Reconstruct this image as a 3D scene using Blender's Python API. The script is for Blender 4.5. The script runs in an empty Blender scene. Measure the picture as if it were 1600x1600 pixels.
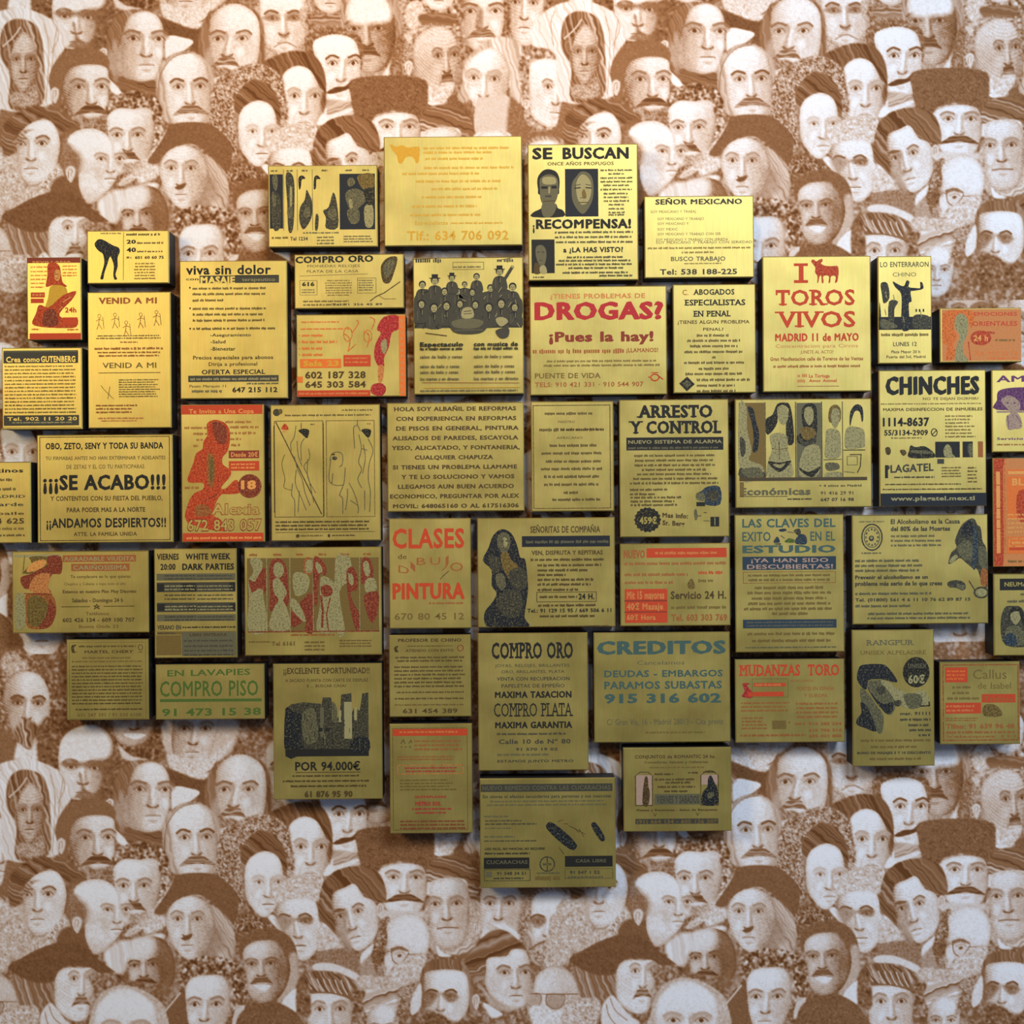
import bpy, bmesh, math, random
import numpy as np
from mathutils import Vector, geometry
# ------------------------------------------------------------------ camera, world, lights, exposure
SC = bpy.context.scene
COL = SC.collection
IMG = 1600.0
W_M = 2.4                      # metres of wall across the frame
D = W_M * 50 / 36              # camera distance (50 mm lens, 36 mm sensor)
PX = W_M / IMG                 # metres per pixel at the wall
STAND = .066                   # plate fronts stand this far off the wall
PXF = PX * (D - STAND) / D
ROLL = math.radians(.45)
Z0 = 1.9
cam = bpy.data.cameras.new('camera'); cam.lens = 50; cam.sensor_width = 36
co = bpy.data.objects.new('camera', cam); COL.objects.link(co)
co.location = (0, -D, Z0); co.rotation_euler = (math.pi / 2, 0, 0)

co.rotation_euler = (math.pi / 2, ROLL, 0)
SC.camera = co
w = bpy.data.worlds.new('world'); SC.world = w; w.use_nodes = True
w.node_tree.nodes['Background'].inputs[0].default_value = (.41, .48, .66, 1)
w.node_tree.nodes['Background'].inputs[1].default_value = .30
def area(name, loc, target, sx, sy, power, col):
    l = bpy.data.lights.new(name, 'AREA'); l.shape = 'RECTANGLE'; l.size = sx; l.size_y = sy; l.energy = power; l.color = col
    o = bpy.data.objects.new(name, l); COL.objects.link(o); o.location = loc
    o.rotation_euler = (Vector(target) - Vector(loc)).to_track_quat('-Z', 'Y').to_euler(); return o
area('window_light', (1.2, -3.9, 4.05), (0, 0, 1.75), 1.2, .9, 140, (.74, .86, 1.0))
area('left_lamp', (-2.3, -3.0, 3.0), (-.7, 0, 1.7), .9, .8, 62, (1.0, .78, .42))
area('right_fill', (2.9, -2.9, 2.9), (.6, 0, 1.5), .9, 1.2, 72, (.74, .85, 1.0))  # added cool fill for the right-hand brass to reflect; also brightens the wall there
def spot(name, loc, target, power, ang, blend, size, col):
    l = bpy.data.lights.new(name, 'SPOT'); l.energy = power; l.spot_size = math.radians(ang); l.spot_blend = blend; l.shadow_soft_size = size; l.color = col
    o = bpy.data.objects.new(name, l); COL.objects.link(o); o.location = loc
    o.rotation_euler = (Vector(target) - Vector(loc)).to_track_quat('-Z', 'Y').to_euler(); return o
spot('ceiling_spot', (-.15, -1.7, 4.3), (-.12, 0, Z0 + 1.15), 150, 60, 1.0, .12, (1.0, .62, .22))
SC.view_settings.view_transform = 'Standard'; SC.view_settings.look = 'None'
SC.view_settings.exposure = -0.14; SC.view_settings.gamma = 1.0; SC.view_settings.use_curve_mapping = False

# ---- printed mural: a hand-drawn crowd of engraved heads, rasterised to a tone map (0 paper .. 1 ink) ----
TW, TH = 877, 1173            # the print repeats every TW x TH units
V0, V1 = -150, 490            # drawn rows of one repeat
rng = np.random.default_rng(7)
CAN = None
def _blur(a, n):
    for _ in range(n):
        a = (np.roll(a, 1, 0) + a * 2 + np.roll(a, -1, 0)) / 4
        a = (np.roll(a, 1, 1) + a * 2 + np.roll(a, -1, 1)) / 4
    return a
def _nz(n, shape=(V1 - V0, TW)):
    a = _blur(rng.standard_normal(shape).astype(np.float32), n)
    return a / a.std()
N1, N2, N3 = _nz(1), _nz(4), _nz(24)
CAN = (.58 + .07 * N2 + .04 * N3).astype(np.float32)
T1 = rng.standard_normal(4096).astype(np.float32)
CROPS = {  # origin x, y, zoom, repeat index across, down
 'R1': (0, 0, 3.556, 0, 0), 'R2': (400, 0, 3.556, 0, 0), 'R3': (800, 0, 3.556, 1, 0), 'R4': (1150, 0, 3.556, 1, 0),
 'R5': (0, 1120, 3.333, 0, 1), 'R6': (400, 1150, 3.556, 0, 1), 'R7': (800, 1150, 3.556, 1, 1), 'R8': (1150, 1150, 3.556, 1, 1),
 'C1': (0, 960, 6.667, 0, 1), 'C2': (0, 1350, 6.4, 0, 1), 'C3': (230, 1350, 6.4, 0, 1), 'C4': (440, 1350, 6.4, 0, 1),
 'C5': (650, 1350, 6.4, 0, 1), 'C6': (560, 0, 4.706, 0, 0), 'C7': (1350, 1350, 6.4, 1, 1), 'C8': (1180, 1100, 3.81, 1, 1)}
CUR = None
def crop(k):
    global CUR
    CUR = CROPS[k]
def tr(pts):
    x0, y0, s, i, j = CUR
    p = np.asarray(pts, np.float64).reshape(-1, 2) / s + (x0, y0)
    p = p - np.array([i * 877 + j * 10, -i * 12 + j * 1173])
    return np.stack([p[:, 0] - .0085 * p[:, 1], p[:, 1] + .0137 * p[:, 0]], 1)
def spl(p, closed=True, sub=4):
    n = len(p)
    if n < 3: return p
    out = []
    for k in range(n if closed else n - 1):
        if closed: a, b, c, d = p[k - 1], p[k], p[(k + 1) % n], p[(k + 2) % n]
        else: a, b, c, d = p[max(k - 1, 0)], p[k], p[k + 1], p[min(k + 2, n - 1)]
        for t in np.arange(sub) / sub:
            out.append(.5 * (2 * b + (c - a) * t + (2 * a - 5 * b + 4 * c - d) * t * t + (3 * b - a - 3 * c + d) * t ** 3))
    if not closed: out.append(p[-1])
    return np.array(out)
def field(p, pad, closed):
    x0, y0 = np.floor(p.min(0) - pad).astype(int); x1, y1 = np.ceil(p.max(0) + pad).astype(int) + 1
    y0, y1 = max(y0, V0), min(y1, V1)
    if y1 <= y0 or x1 <= x0: return None
    X, Y = np.meshgrid(np.arange(x0, x1) + .5, np.arange(y0, y1) + .5)
    d2 = np.full(X.shape, 1e9); ins = np.zeros(X.shape, bool)
    q = np.vstack([p, p[:1]]) if closed else p
    for (ax, ay), (bx, by) in zip(q[:-1], q[1:]):
        dx, dy = bx - ax, by - ay; L = dx * dx + dy * dy + 1e-9
        t = np.clip(((X - ax) * dx + (Y - ay) * dy) / L, 0, 1)
        d2 = np.minimum(d2, (X - ax - t * dx) ** 2 + (Y - ay - t * dy) ** 2)
        if closed and ay != by:
            c = (ay > Y) != (by > Y); ins ^= c & (X < ax + (Y - ay) / (by - ay) * dx)
    d = np.sqrt(d2)
    return x0, x1, y0, y1, (np.where(ins, -d, d) if closed else d), X, Y
def put(x0, x1, y0, y1, a, tone, tex=None, amp=0, ang=0):
    for sh in (-TW, 0, TW):
        u0, u1 = max(x0 + sh, 0), min(x1 + sh, TW)
        if u1 <= u0: continue
        sl = (slice(y0 - V0, y1 - V0), slice(u0, u1))
        A = a[:, u0 - x0 - sh:u1 - x0 - sh]
        T = tone[:, u0 - x0 - sh:u1 - x0 - sh] if isinstance(tone, np.ndarray) else tone
        if tex == 'c': T = T + amp * N2[sl]
        elif tex == 'k': T = T + amp * (N1[sl] * .55 + N2[sl] * .35)
        elif tex == 'n': T = T + amp * N1[sl] * .5
        elif tex == 's':
            yy, xx = np.mgrid[y0:y1, u0 - sh:u1 - sh]
            c = (-xx * math.sin(ang) + yy * math.cos(ang)) * .5 + N3[sl] * .55 + 900
            i = np.floor(c).astype(int); f = c - i
            T = T + amp * (T1[i % 4096] * (1 - f) + T1[(i + 1) % 4096] * f)
        CAN[sl] = CAN[sl] * (1 - A) + A * T
def P(tone, pts, blur=1., tex='n', amp=.06, ang=0., op=1., raw=False, rim=0.):
    p = spl(np.asarray(pts, float) if raw else tr(pts))
    f = field(p, blur + 1, True)
    if f is None: return
    x0, x1, y0, y1, d, X, Y = f
    a = np.clip(.5 - d / (2 * max(blur, .5)), 0, 1) * op
    T = tone
    if rim: T = tone + rim * np.clip(1 + d / 7, 0, 1) ** 1.5
    put(x0, x1, y0, y1, a, T, tex, amp, math.radians(ang))
def S(tone, pts, w=1.2, op=1., raw=False):
    p = spl(np.asarray(pts, float) if raw else tr(pts), False)
    f = field(p, w + 1.5, False)
    if f is None: return
    x0, x1, y0, y1, d, X, Y = f
    put(x0, x1, y0, y1, np.clip(w / 2 + .6 - d, 0, 1) * op, tone)
OUT = [(-2.15, .2), (-2.1, -1.2), (-1.5, -2.5), (0, -3.1), (1.5, -2.5), (2.1, -1.2), (2.15, .2), (1.85, 1.9), (1.1, 3.0), (0, 3.45), (-1.1, 3.0), (-1.85, 1.9)]
def H(e1, e2, m, face=None, tone=.12, side=0, sh=.3, brow=.55, mou=0, mt=.7, beard=0, bt=.6, eye=.75, eo=1., nose=1., lip=.5, noface=False, lids=True):
    E = tr([e1, e2, m]); mid = (E[0] + E[1]) / 2; ax = (E[1] - E[0]) / 2; ay = (E[2] - mid) / 2
    Q = lambda l: [mid + x * ax + y * ay for x, y in l]
    fp = tr(face) if face is not None else np.array(Q(OUT))
    p = spl(fp); f = field(p, 2, True)
    if f is None: return
    x0, x1, y0, y1, d, X, Y = f
    a = np.clip(.5 - d / 2, 0, 1)
    iv = np.linalg.inv(np.stack([ax, ay], 1)); lx = iv[0, 0] * (X - mid[0]) + iv[0, 1] * (Y - mid[1]); ly = iv[1, 0] * (X - mid[0]) + iv[1, 1] * (Y - mid[1])
    r = float(np.hypot(*ax))
    T = tone + .16 * np.clip(1 + d / 6, 0, 1) ** 1.3
    if side: T = T + sh * np.clip((side * lx - .35) / 1.5, 0, 1) ** 1.1
    T = T + .09 * np.exp(-((ly - 1.0) / 1.1) ** 2) - .05 * np.exp(-((ly + 1.8) / .8) ** 2)
    T = T + .12 * np.clip((ly - 2.6), 0, 1)
    T = T + (.03 + .10 * np.clip(T - .1, 0, .6)) * np.sin((ly * 1. + .12 * lx * lx) * r * 2 * math.pi / 3.6)
    if not noface: put(x0, x1, y0, y1, a, T, 'n', .07)
    D = side if side else 1
    for s in (-1, 1):
        k_ = 1 if s != D else 1.2
        # socket shade, eyeball, iris, lids, brow
        P(tone + .27 * eo * k_, Q([(s - .75, -.15), (s - .4, -.5), (s + .3, -.55), (s + .8, -.2), (s + .4, .2), (s - .35, .2)]), 2.4, raw=True, op=.75)
        if s == D: P(tone + .3, Q([(s * .3, -.55), (s * .62, -.35), (s * .5, .25), (s * .28, .1)]), 1.6, raw=True, op=.7)
        P(tone + .03, Q([(s - .36, .04), (s, -.1), (s + .36, .04), (s, .16)]), .6, raw=True, op=.55)
        P(eye + .15, Q([(s - .18, .02), (s, -.15), (s + .18, .02), (s, .16)]), .7, raw=True, op=.9, amp=0)
        if lids: S(eye, Q([(s - .46, .05), (s - .1, -.19), (s + .26, -.16), (s + .5, .08)]), .9, raw=True, op=.85)
        S(tone + .28, Q([(s - .36, .24), (s, .33), (s + .38, .22)]), .7, raw=True, op=.6)
        P(tone + .2, Q([(s - .5, .4), (s, .62), (s + .5, .4), (s, .48)]), 1.4, raw=True, op=.5)
        if brow: S(brow, Q([(s - s * .5, -.42), (s, -.58), (s + s * .35, -.55), (s + s * .68, -.34)]), max(1.5, r * .2), raw=True, op=.9)
    P(tone - .07, Q([(-D * 1.2, .7), (-D * .7, .8), (-D * .8, 1.4), (-D * 1.3, 1.3)]), 4, raw=True, op=.8)
    if nose:
        P(tone + .27, Q([(D * .1, -.35), (D * .34, .1), (D * .44, .95), (D * .66, 1.25), (D * .15, 1.3), (D * .12, .4)]), 1.8, raw=True, op=.85 * nose)
        P(tone - .08, Q([(-D * .12, -.2), (D * .06, .2), (D * .06, 1.0), (-D * .2, 1.0)]), 1.2, raw=True, op=.7)
        S(tone + .36, Q([(D * .24, -.35), (D * .2, .3), (D * .34, .9)]), .9, raw=True, op=.6)
        P(tone + .62, Q([(-.5, 1.12), (-.25, 1.22), (0, 1.3), (.25, 1.22), (.5, 1.12), (.42, 1.36), (0, 1.46), (-.42, 1.36)]), .9, raw=True, op=.75)
        P(tone + .2, Q([(-.3, 1.45), (.3, 1.45), (.2, 1.8), (-.2, 1.8)]), 1.3, raw=True, op=.5)
        for k in (-1, 1): S(tone + .24, Q([(k * .6, 1.15), (k * .9, 1.6), (k * 1.0, 2.1)]), 1.3, raw=True, op=.5)
    P(tone + .2, Q([(D * 1.0, 1.0), (D * 1.5, .7), (D * 1.8, 1.2), (D * 1.4, 2.2), (D * .9, 2.9), (D * .9, 2.0)]), 4, raw=True, op=.6)
    if mou:
        P(mt, Q([(0, 1.45), (.6, 1.45), (1.0 * mou, 1.75), (1.45 * mou, 2.15), (.75, 2.05), (0, 1.9), (-.75, 2.05), (-1.45 * mou, 2.15), (-1.0 * mou, 1.75), (-.6, 1.45)]), .9, 's', .12, 0, raw=True)
    else:
        P(tone + .2, Q([(-.55, 1.95), (-.15, 1.78), (.15, 1.78), (.55, 1.95), (0, 2.02)]), .8, raw=True, op=.8)
    S(lip + .25, Q([(-.62, 2.0), (-.2, 1.97), (.2, 1.97), (.62, 2.0)]), 1.0, raw=True, op=.9)
    P(tone + .28, Q([(-.4, 2.35), (0, 2.3), (.4, 2.35), (0, 2.55)]), 1.2, raw=True, op=.7)
def EAR(x, y, w, h, t=.2):
    P(t, [(x, y - h), (x + w, y - h * .6), (x + w * .8, y + h * .3), (x, y + h), (x - w, y + h * .1), (x - w, y - h * .6)], 1)
    S(t + .35, [(x - w * .5, y + h * .4), (x - w * .4, y - h * .5), (x + w * .3, y - h * .5), (x + w * .1, y + h * .2)], .9)

# ---------- far row (v < 0) ----------
crop('C1')
P(.6, [(-60,250),(300,260),(420,560),(700,700),(700,1500),(380,1560),(-60,1540)], 3, 'c', .1)
P(.3, [(100,230),(180,230),(330,400),(290,430),(120,320)], 2)
P(.35, [(20,440),(180,420),(300,560),(60,640)], 3, 'k', .14)
P(.72, [(430,1180),(560,1100),(620,1350),(590,1540),(420,1540),(390,1400)], 3)
P(.62, [(0,1230),(120,1240),(170,1500),(0,1540)], 3)
H((185,920),(395,925),(270,1180), [(25,930),(60,720),(130,620),(280,590),(420,640),(500,780),(520,950),(510,1130),(480,1250),(390,1330),(330,1400),(180,1300),(110,1150)], tone=.14, side=-1, sh=.28, brow=.75, eo=1.7)
P(.62, [(230,1100),(280,1080),(400,1160),(480,1200),(360,1300),(320,1390),(200,1330),(140,1230)], 3, 's', .12, 80)
P(.14, [(180,1350),(300,1410),(390,1340),(420,1500),(440,1600),(170,1600)], 2, 'k', .08)
crop('R5')   # B shaded man with domed head
P(.66, [(240,0),(620,0),(680,200),(640,420),(300,420),(200,240)], 3, 'c', .08)
H((370,260),(492,265),(432,395), [(305,200),(335,100),(420,50),(520,45),(580,95),(600,200),(590,330),(540,430),(440,440),(360,410),(315,300)], tone=.1, side=1, sh=.5, brow=.6, eo=1.6, nose=1)
P(.66, [(510,215),(560,180),(650,190),(650,420),(560,450),(500,400),(540,300)], 4, 'c', .06)
P(.62, [(340,235),(560,240),(555,262),(340,258)], 3, op=.8)
P(.12, [(400,205),(330,215),(320,140),(380,70),(480,50),(560,90),(580,170),(540,220)], 4)
P(.65, [(410,300),(425,300),(440,370),(500,400),(560,430),(400,425),(400,400),(425,380)], 2, op=.8)
# C smiling face
P(.7, [(600,0),(860,0),(880,200),(740,220),(620,180)], 3, 'c', .1)
H((650,10),(760,5),(695,95), tone=.32, side=1, sh=.2, brow=.6)
P(.1, [(640,90),(700,85),(760,95),(700,118)], 1)
P(.22, [(620,150),(680,200),(760,220),(720,235),(640,215)], 2)
# E old man with cap and light collar
P(.3, [(860,0),(1200,0),(1230,120),(1100,320),(900,280)], 3, 'k', .05)
H((960,60),(1070,60),(1000,185), tone=.2, side=-1, sh=.2, brow=.5, lip=.4)
P(.2, [(880,190),(1000,230),(1100,200),(1220,110),(1140,230),(1060,330),(900,280)], 2, 'k', .1)
S(.7, [(1080,290),(1150,240),(1200,190)], 1.6)
P(.75, [(870,270),(1060,330),(1130,230),(1160,330),(1120,560),(1030,420),(900,370)], 2, 'n', .06)
P(.08, [(900,370),(1000,375),(1040,400),(960,460),(900,500)], 1.2)
crop('R2')
# G scowling old man
P(.42, [(0,0),(300,0),(310,300),(250,420),(0,420)], 3, 'k', .12)
H((90,100),(210,100),(155,240), [(20,60),(40,-40),(140,-80),(240,-40),(275,60),(270,180),(220,280),(130,290),(50,230)], tone=.12, brow=.7, eo=1.5, lip=.35)
P(.6, [(40,92),(130,98),(130,116),(45,112)], 2, op=.6)
P(.6, [(170,98),(255,90),(250,112),(175,116)], 2, op=.6)
P(.6, [(128,195),(155,188),(184,198),(158,215)], 2, op=.8)
S(.5, [(100,262),(160,235),(225,262)], 2)
P(.4, [(240,60),(300,30),(310,140),(260,170)], 2, 'k', .1)
# H lower face, dark jacket
P(.55, [(300,60),(520,60),(520,200),(330,240),(290,160)], 2, 'k', .14)
H((360,-60),(450,-60),(410,20), tone=.16, side=1, sh=.2)
P(.5, [(320,90),(480,80),(500,130),(330,140)], 2, 's', .1, 0)
# J chin with scarf
P(.5, [(780,0),(1180,0),(1150,200),(820,160)], 3, 'c', .14)
H((970,-70),(1060,-70),(1015,5), tone=.1, brow=.5)
P(.25, [(830,50),(900,0),(950,110),(860,160)], 2, 'k', .1)
P(.6, [(910,80),(1110,80),(1090,140),(940,150)], 2, 's', .1, 10)
# M girl-like face at right
P(.55, [(1370,0),(1520,-40),(1600,60),(1560,300),(1400,240),(1370,100)], 2, 's', .12, 80)
H((1440,10),(1540,15),(1490,155), tone=.14, side=-1, sh=.35, eo=1.2)
# L man between
P(.62, [(1130,0),(1390,0),(1390,250),(1250,300),(1150,260)], 3, 'c', .1)
H((1190,62),(1330,60),(1255,205), [(1150,60),(1170,-60),(1260,-100),(1360,-50),(1375,60),(1370,170),(1320,260),(1240,290),(1170,230)], tone=.14, side=-1, sh=.35, brow=.65, mou=.9, mt=.6)
P(.55, [(1220,90),(1262,50),(1262,150),(1230,190)], 2, op=.8)
# I toned man
P(.45, [(470,60),(500,-60),(700,-80),(800,40),(810,250),(780,420),(560,430),(490,300)], 2, 's', .08, 80)
H((545,158),(680,155),(620,305), [(495,140),(505,20),(560,-40),(650,-60),(730,-10),(770,120),(770,260),(720,370),(640,410),(570,380),(520,270)], tone=.3, side=1, sh=.3, brow=.65, mou=.75, mt=.72, bt=.5)
P(.1, [(510,60),(560,-30),(660,-50),(740,20),(745,110),(640,130),(540,130)], 5)
P(.16, [(700,420),(790,300),(800,330),(740,430)], 1.5)
P(.6, [(790,200),(860,260),(850,420),(740,430)], 2, 'k', .1)
# S moustached man
P(.62, [(270,260),(290,190),(400,150),(520,170),(590,230),(570,400),(330,400)], 2, 'k', .12)
H((425,352),(540,350),(465,500), [(315,260),(350,210),(450,190),(540,220),(575,300),(580,420),(560,520),(520,570),(440,585),(375,530),(360,420)], tone=.07, side=1, sh=.1, brow=.78, eye=.85, mou=0, lip=.3)
P(.82, [(390,515),(440,485),(490,480),(530,455),(535,475),(500,500),(430,520)], 1)
P(.4, [(380,560),(520,570),(540,640),(460,660),(370,640)], 2, 's', .1, -15)
P(.1, [(330,640),(390,600),(400,640),(520,600),(520,625),(360,680)], 1)
# R long-haired narrow face
crop('R4')
P(.72, [(470,330),(560,270),(660,240),(780,270),(835,380),(830,560),(790,640),(780,560),(760,400),(600,360),(590,520),(600,640),(560,600),(500,480)], 1.6, 's', .1, 60)
P(.7, [(500,330),(600,270),(740,260),(820,340),(840,480),(800,620),(600,620),(510,450)], 2, 's', .08, 60)
H((665,490),(780,490),(715,640), [(593,430),(610,360),(680,322),(750,345),(790,410),(815,480),(805,600),(770,680),(700,720),(640,680),(600,560)], tone=.08, side=1, sh=.3, brow=.4, eo=1.1)
P(.12, [(620,660),(680,640),(740,680),(790,700),(770,760),(700,790),(580,780),(540,720)], 2, 'k', .12)
P(.06, [(790,650),(820,590),(850,640)], 1)
# K bald bearded man
crop('C6')
P(.5, [(330,300),(380,230),(540,170),(700,220),(760,330),(740,520),(640,760),(520,760),(420,600),(330,560)], 2, 'k', .12)
P(.24, [(340,250),(520,190),(400,250),(390,320)], 2, 'k', .1)
H((585,410),(705,400),(655,600), [(400,400),(420,290),(500,215),(600,190),(690,240),(735,330),(740,430),(720,560),(690,680),(600,740),(530,640),(430,570)], tone=.26, side=1, sh=.12, brow=.6, mou=.7, mt=.66)
P(.22, [(520,620),(600,640),(700,620),(680,700),(620,760),(530,760)], 1.5, 'k', .12)
EAR(370, 500, 28, 55)
P(.68, [(520,770),(640,780),(660,720),(740,720),(820,830),(860,940),(860,1060),(440,1060),(440,960),(520,920)], 2, 'k', .08)
P(.12, [(520,745),(630,760),(600,785),(520,770)], 1)
P(.15, [(470,960),(720,930),(740,1060),(450,1060)], 1.5)
P(.12, [(740,850),(820,880),(830,930)], 1)
# N old man long white hair
P(.3, [(760,620),(780,480),(850,370),(960,290),(1080,270),(1200,340),(1240,480),(1240,680),(1160,760),(1080,560),(1060,720),(900,760),(850,720),(770,760),(730,700)], 2, 's', .12, 75)
H((848,570),(1000,578),(915,790), [(790,560),(810,460),(880,390),(980,350),(1060,400),(1110,500),(1110,600),(1080,720),(1000,830),(900,830),(830,740)], tone=.08, side=1, sh=.2, brow=.4, eo=1.1, eye=.7)
# tall pale hat over him
P(.26, [(870,740),(960,715),(1110,715),(1110,1000),(870,1000)], 1.5, 'n', .04)
P(.6, [(1110,740),(1180,760),(1260,900),(1250,1060),(1100,1060)], 3)
P(.1, [(860,985),(960,960),(1100,975),(1100,1010),(860,1015)], 1.5)
# AP curly youth
crop('R3')
P(.5, [(35,360),(60,300),(140,270),(260,290),(320,340),(360,420),(370,580),(300,700),(200,720),(90,700),(60,560)], 2, 'c', .12)
H((200,482),(292,490),(238,628), [(95,400),(110,345),(190,325),(270,345),(310,410),(330,500),(320,560),(290,650),(240,705),(180,700),(110,640),(95,520)], tone=.1, side=1, sh=.12, brow=.55)
P(.6, [(280,560),(380,560),(360,780),(60,790),(40,740),(230,720)], 2)
EAR(78, 580, 22, 28)
# A veiled woman
P(.13, [(110,250),(125,130),(220,40),(350,5),(480,25),(640,120),(640,210),(570,330),(570,530),(270,560),(240,300)], 1.5, 's', .07, 70)
for q in ([(520,90),(545,230),(530,520)],[(590,110),(570,240),(560,380)],[(240,60),(215,130),(230,250)],[(560,60),(600,150),(560,250)]): S(.45, q, 1.2)
P(.62, [(272,220),(290,110),(360,62),(460,85),(505,170),(520,320),(505,540),(330,560),(330,380),(285,290)], 1.5, 's', .1, 75)
H((366,286),(446,284),(402,396), [(332,270),(360,180),(410,135),(460,190),(480,270),(478,370),(440,430),(400,468),(350,410),(335,340)], tone=.3, side=1, sh=.15, brow=.5)
S(.25, [(290,215),(350,160),(385,110)], 2.2); S(.5, [(300,240),(370,180),(400,120)], 1.2)
P(.45, [(340,470),(400,470),(470,430),(480,540),(340,540)], 2, 'k', .12)
# D strong-jawed man
crop('R1')
P(.55, [(590,330),(600,180),(660,80),(760,50),(880,90),(910,200),(900,440),(720,460),(610,420)], 1.5, 's', .09, 70)
H((740,213),(882,215),(815,362), [(640,300),(680,180),(720,90),(810,62),(880,100),(905,190),(900,330),(870,430),(790,455),(700,430),(650,380)], tone=.12, side=-1, sh=.3, brow=.6, eo=1.2, nose=1)
P(.4, [(600,330),(640,220),(690,330),(740,420),(700,440),(620,400)], 4, op=.7)
P(.08, [(600,440),(640,470),(700,540),(620,510)], 1.2)
P(.65, [(660,430),(760,460),(870,450),(860,560),(760,530),(680,520)], 2, 's', .08, 20)
EAR(575, 300, 20, 35)
# F goatee man
P(.6, [(1100,230),(1130,120),(1220,30),(1330,10),(1440,80),(1470,220),(1440,400),(1180,420),(1120,330)], 2, 's', .08, 80)
H((1210,215),(1345,213),(1252,362), [(1160,190),(1175,90),(1250,30),(1340,25),(1425,90),(1445,200),(1435,320),(1400,400),(1300,440),(1220,400),(1170,300)], tone=.13, side=-1, sh=.22, brow=.62, mou=.85, mt=.6)
P(.55, [(1195,385),(1250,375),(1290,400),(1250,440),(1200,430)], 2, 'k', .1)
P(.12, [(1200,430),(1400,420),(1300,500),(1210,490)], 2, 'k', .12)
# O beret man
P(.62, [(280,500),(270,430),(310,340),(380,285),(440,262),(540,275),(600,320),(600,380),(520,360),(420,370),(370,420),(350,540),(360,660),(300,600)], 1.3, 'n', .05)
H((438,482),(565,480),(512,628), [(345,470),(380,390),(470,360),(590,375),(600,480),(600,600),(560,680),(470,690),(390,630),(355,560)], tone=.14, side=-1, sh=.3, brow=.6, mou=1.1, mt=.72)
P(.6, [(350,520),(380,620),(440,680),(430,700),(340,650)], 3, 'c', .08)
P(.55, [(470,690),(440,640),(505,660),(580,640),(600,690),(560,730)], 2, 'k', .1)
EAR(305, 530, 22, 45)
# P bald man with big moustache
P(.4, [(865,470),(880,380),(940,310),(1040,282),(1130,320),(1185,420),(1195,560),(1160,680),(930,680),(880,580)], 1.3, 's', .07, 80)
H((990,482),(1112,478),(1060,628), [(915,480),(905,390),(950,320),(1045,292),(1130,330),(1165,420),(1175,520),(1165,620),(1120,680),(1050,690),(970,680),(925,600)], tone=.1, side=1, sh=.22, brow=.75, mou=1.15, mt=.6, eo=1.1)
S(.6, [(880,560),(890,420),(960,320),(1060,290)], 1.4)
# U curly man with goatee
P(.55, [(590,690),(590,590),(650,530),(760,505),(860,540),(905,620),(900,760),(850,830),(620,800)], 1.5, 'c', .17)
P(.5, [(640,900),(820,880),(780,960),(720,1010),(670,970)], 2, 'k', .12)
H((650,750),(765,748),(708,882), [(598,700),(600,640),(660,600),(740,605),(830,600),(850,680),(850,780),(820,880),(760,950),(690,950),(640,880),(605,800)], tone=.09, side=1, sh=.15, brow=.55, mou=.85, mt=.66)
P(.45, [(640,890),(700,910),(780,895),(750,960),(700,975)], 2, 'k', .12, op=.8)
P(.25, [(770,930),(900,760),(930,700),(900,830),(830,930),(690,1030),(660,1010)], 2, 'k', .12)
# Q lady with pearled headdress
crop('C3')
P(.5, [(700,-120),(760,-330),(960,-450),(1180,-500),(1400,-380),(1450,-180),(1480,0),(1420,200),(1320,220),(1340,60),(1180,-200),(1000,-90),(950,100),(960,400),(880,500),(700,400)], 2, 'k', .2)
P(.62, [(950,60),(940,-150),(1060,-300),(1200,-330),(1350,-200),(1400,0),(1370,160),(1310,0),(1180,-80),(1020,-20)], 1.5, 's', .14, 40)
H((1118,180),(1312,178),(1210,405), [(975,160),(985,20),(1050,-80),(1180,-130),(1300,-80),(1350,30),(1350,200),(1300,400),(1230,500),(1150,530),(1050,440),(985,320)], tone=.07, side=1, sh=.1, brow=.28, eo=.7, eye=.6)
P(.62, [(860,560),(960,500),(1080,520),(1230,600),(1200,660),(1000,680),(860,680)], 2, 'k', .2)
P(.08, [(1210,540),(1260,510),(1330,600),(1340,680)], 1.2)
crop('R8')   # T fur hat man
P(.68, [(1010,560),(1010,490),(1100,465),(1250,460),(1420,480),(1440,560),(1430,700),(1390,720),(1370,680),(1260,650),(1150,680),(1130,720),(1050,700)], 1.3, 'n', .1, rim=.0)
P(.62, [(990,740),(1080,700),(1140,720),(1160,880),(1160,960),(1060,960)], 3, 'c', .08)
H((1215,742),(1340,742),(1275,872), [(1128,740),(1140,700),(1200,672),(1300,665),(1380,690),(1400,760),(1395,850),(1360,930),(1280,960),(1200,940),(1150,870)], tone=.07, side=1, sh=.2, brow=.55, mou=1.2, mt=.72, eo=1.1)
P(.2, [(1110,900),(1200,930),(1370,930),(1390,960),(1300,970),(1140,970)], 2)
crop('C5')   # AG man, square face
P(.6, [(120,160),(100,60),(200,-60),(400,-90),(560,0),(640,140),(620,300),(560,380),(520,240),(480,150),(250,140),(150,180)], 1.5, 's', .12, 20)
P(.35, [(120,400),(640,380),(640,700),(480,860),(200,900),(120,700)], 2, 'k', .1)
H((190,400),(405,392),(315,640), [(135,330),(150,200),(260,150),(430,150),(510,220),(535,380),(530,560),(500,720),(440,820),(300,850),(200,800),(150,640),(130,480)], tone=.16, side=1, sh=.15, brow=.5, lip=.55)
S(.6, [(215,645),(300,635),(420,638)], 2.2)
P(.08, [(205,820),(260,880),(350,920),(230,920)], 1.2)
P(.45, [(340,900),(440,830),(560,780),(640,800),(560,900)], 2, 's', .14, -30)
EAR(610, 640, 30, 60)
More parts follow.
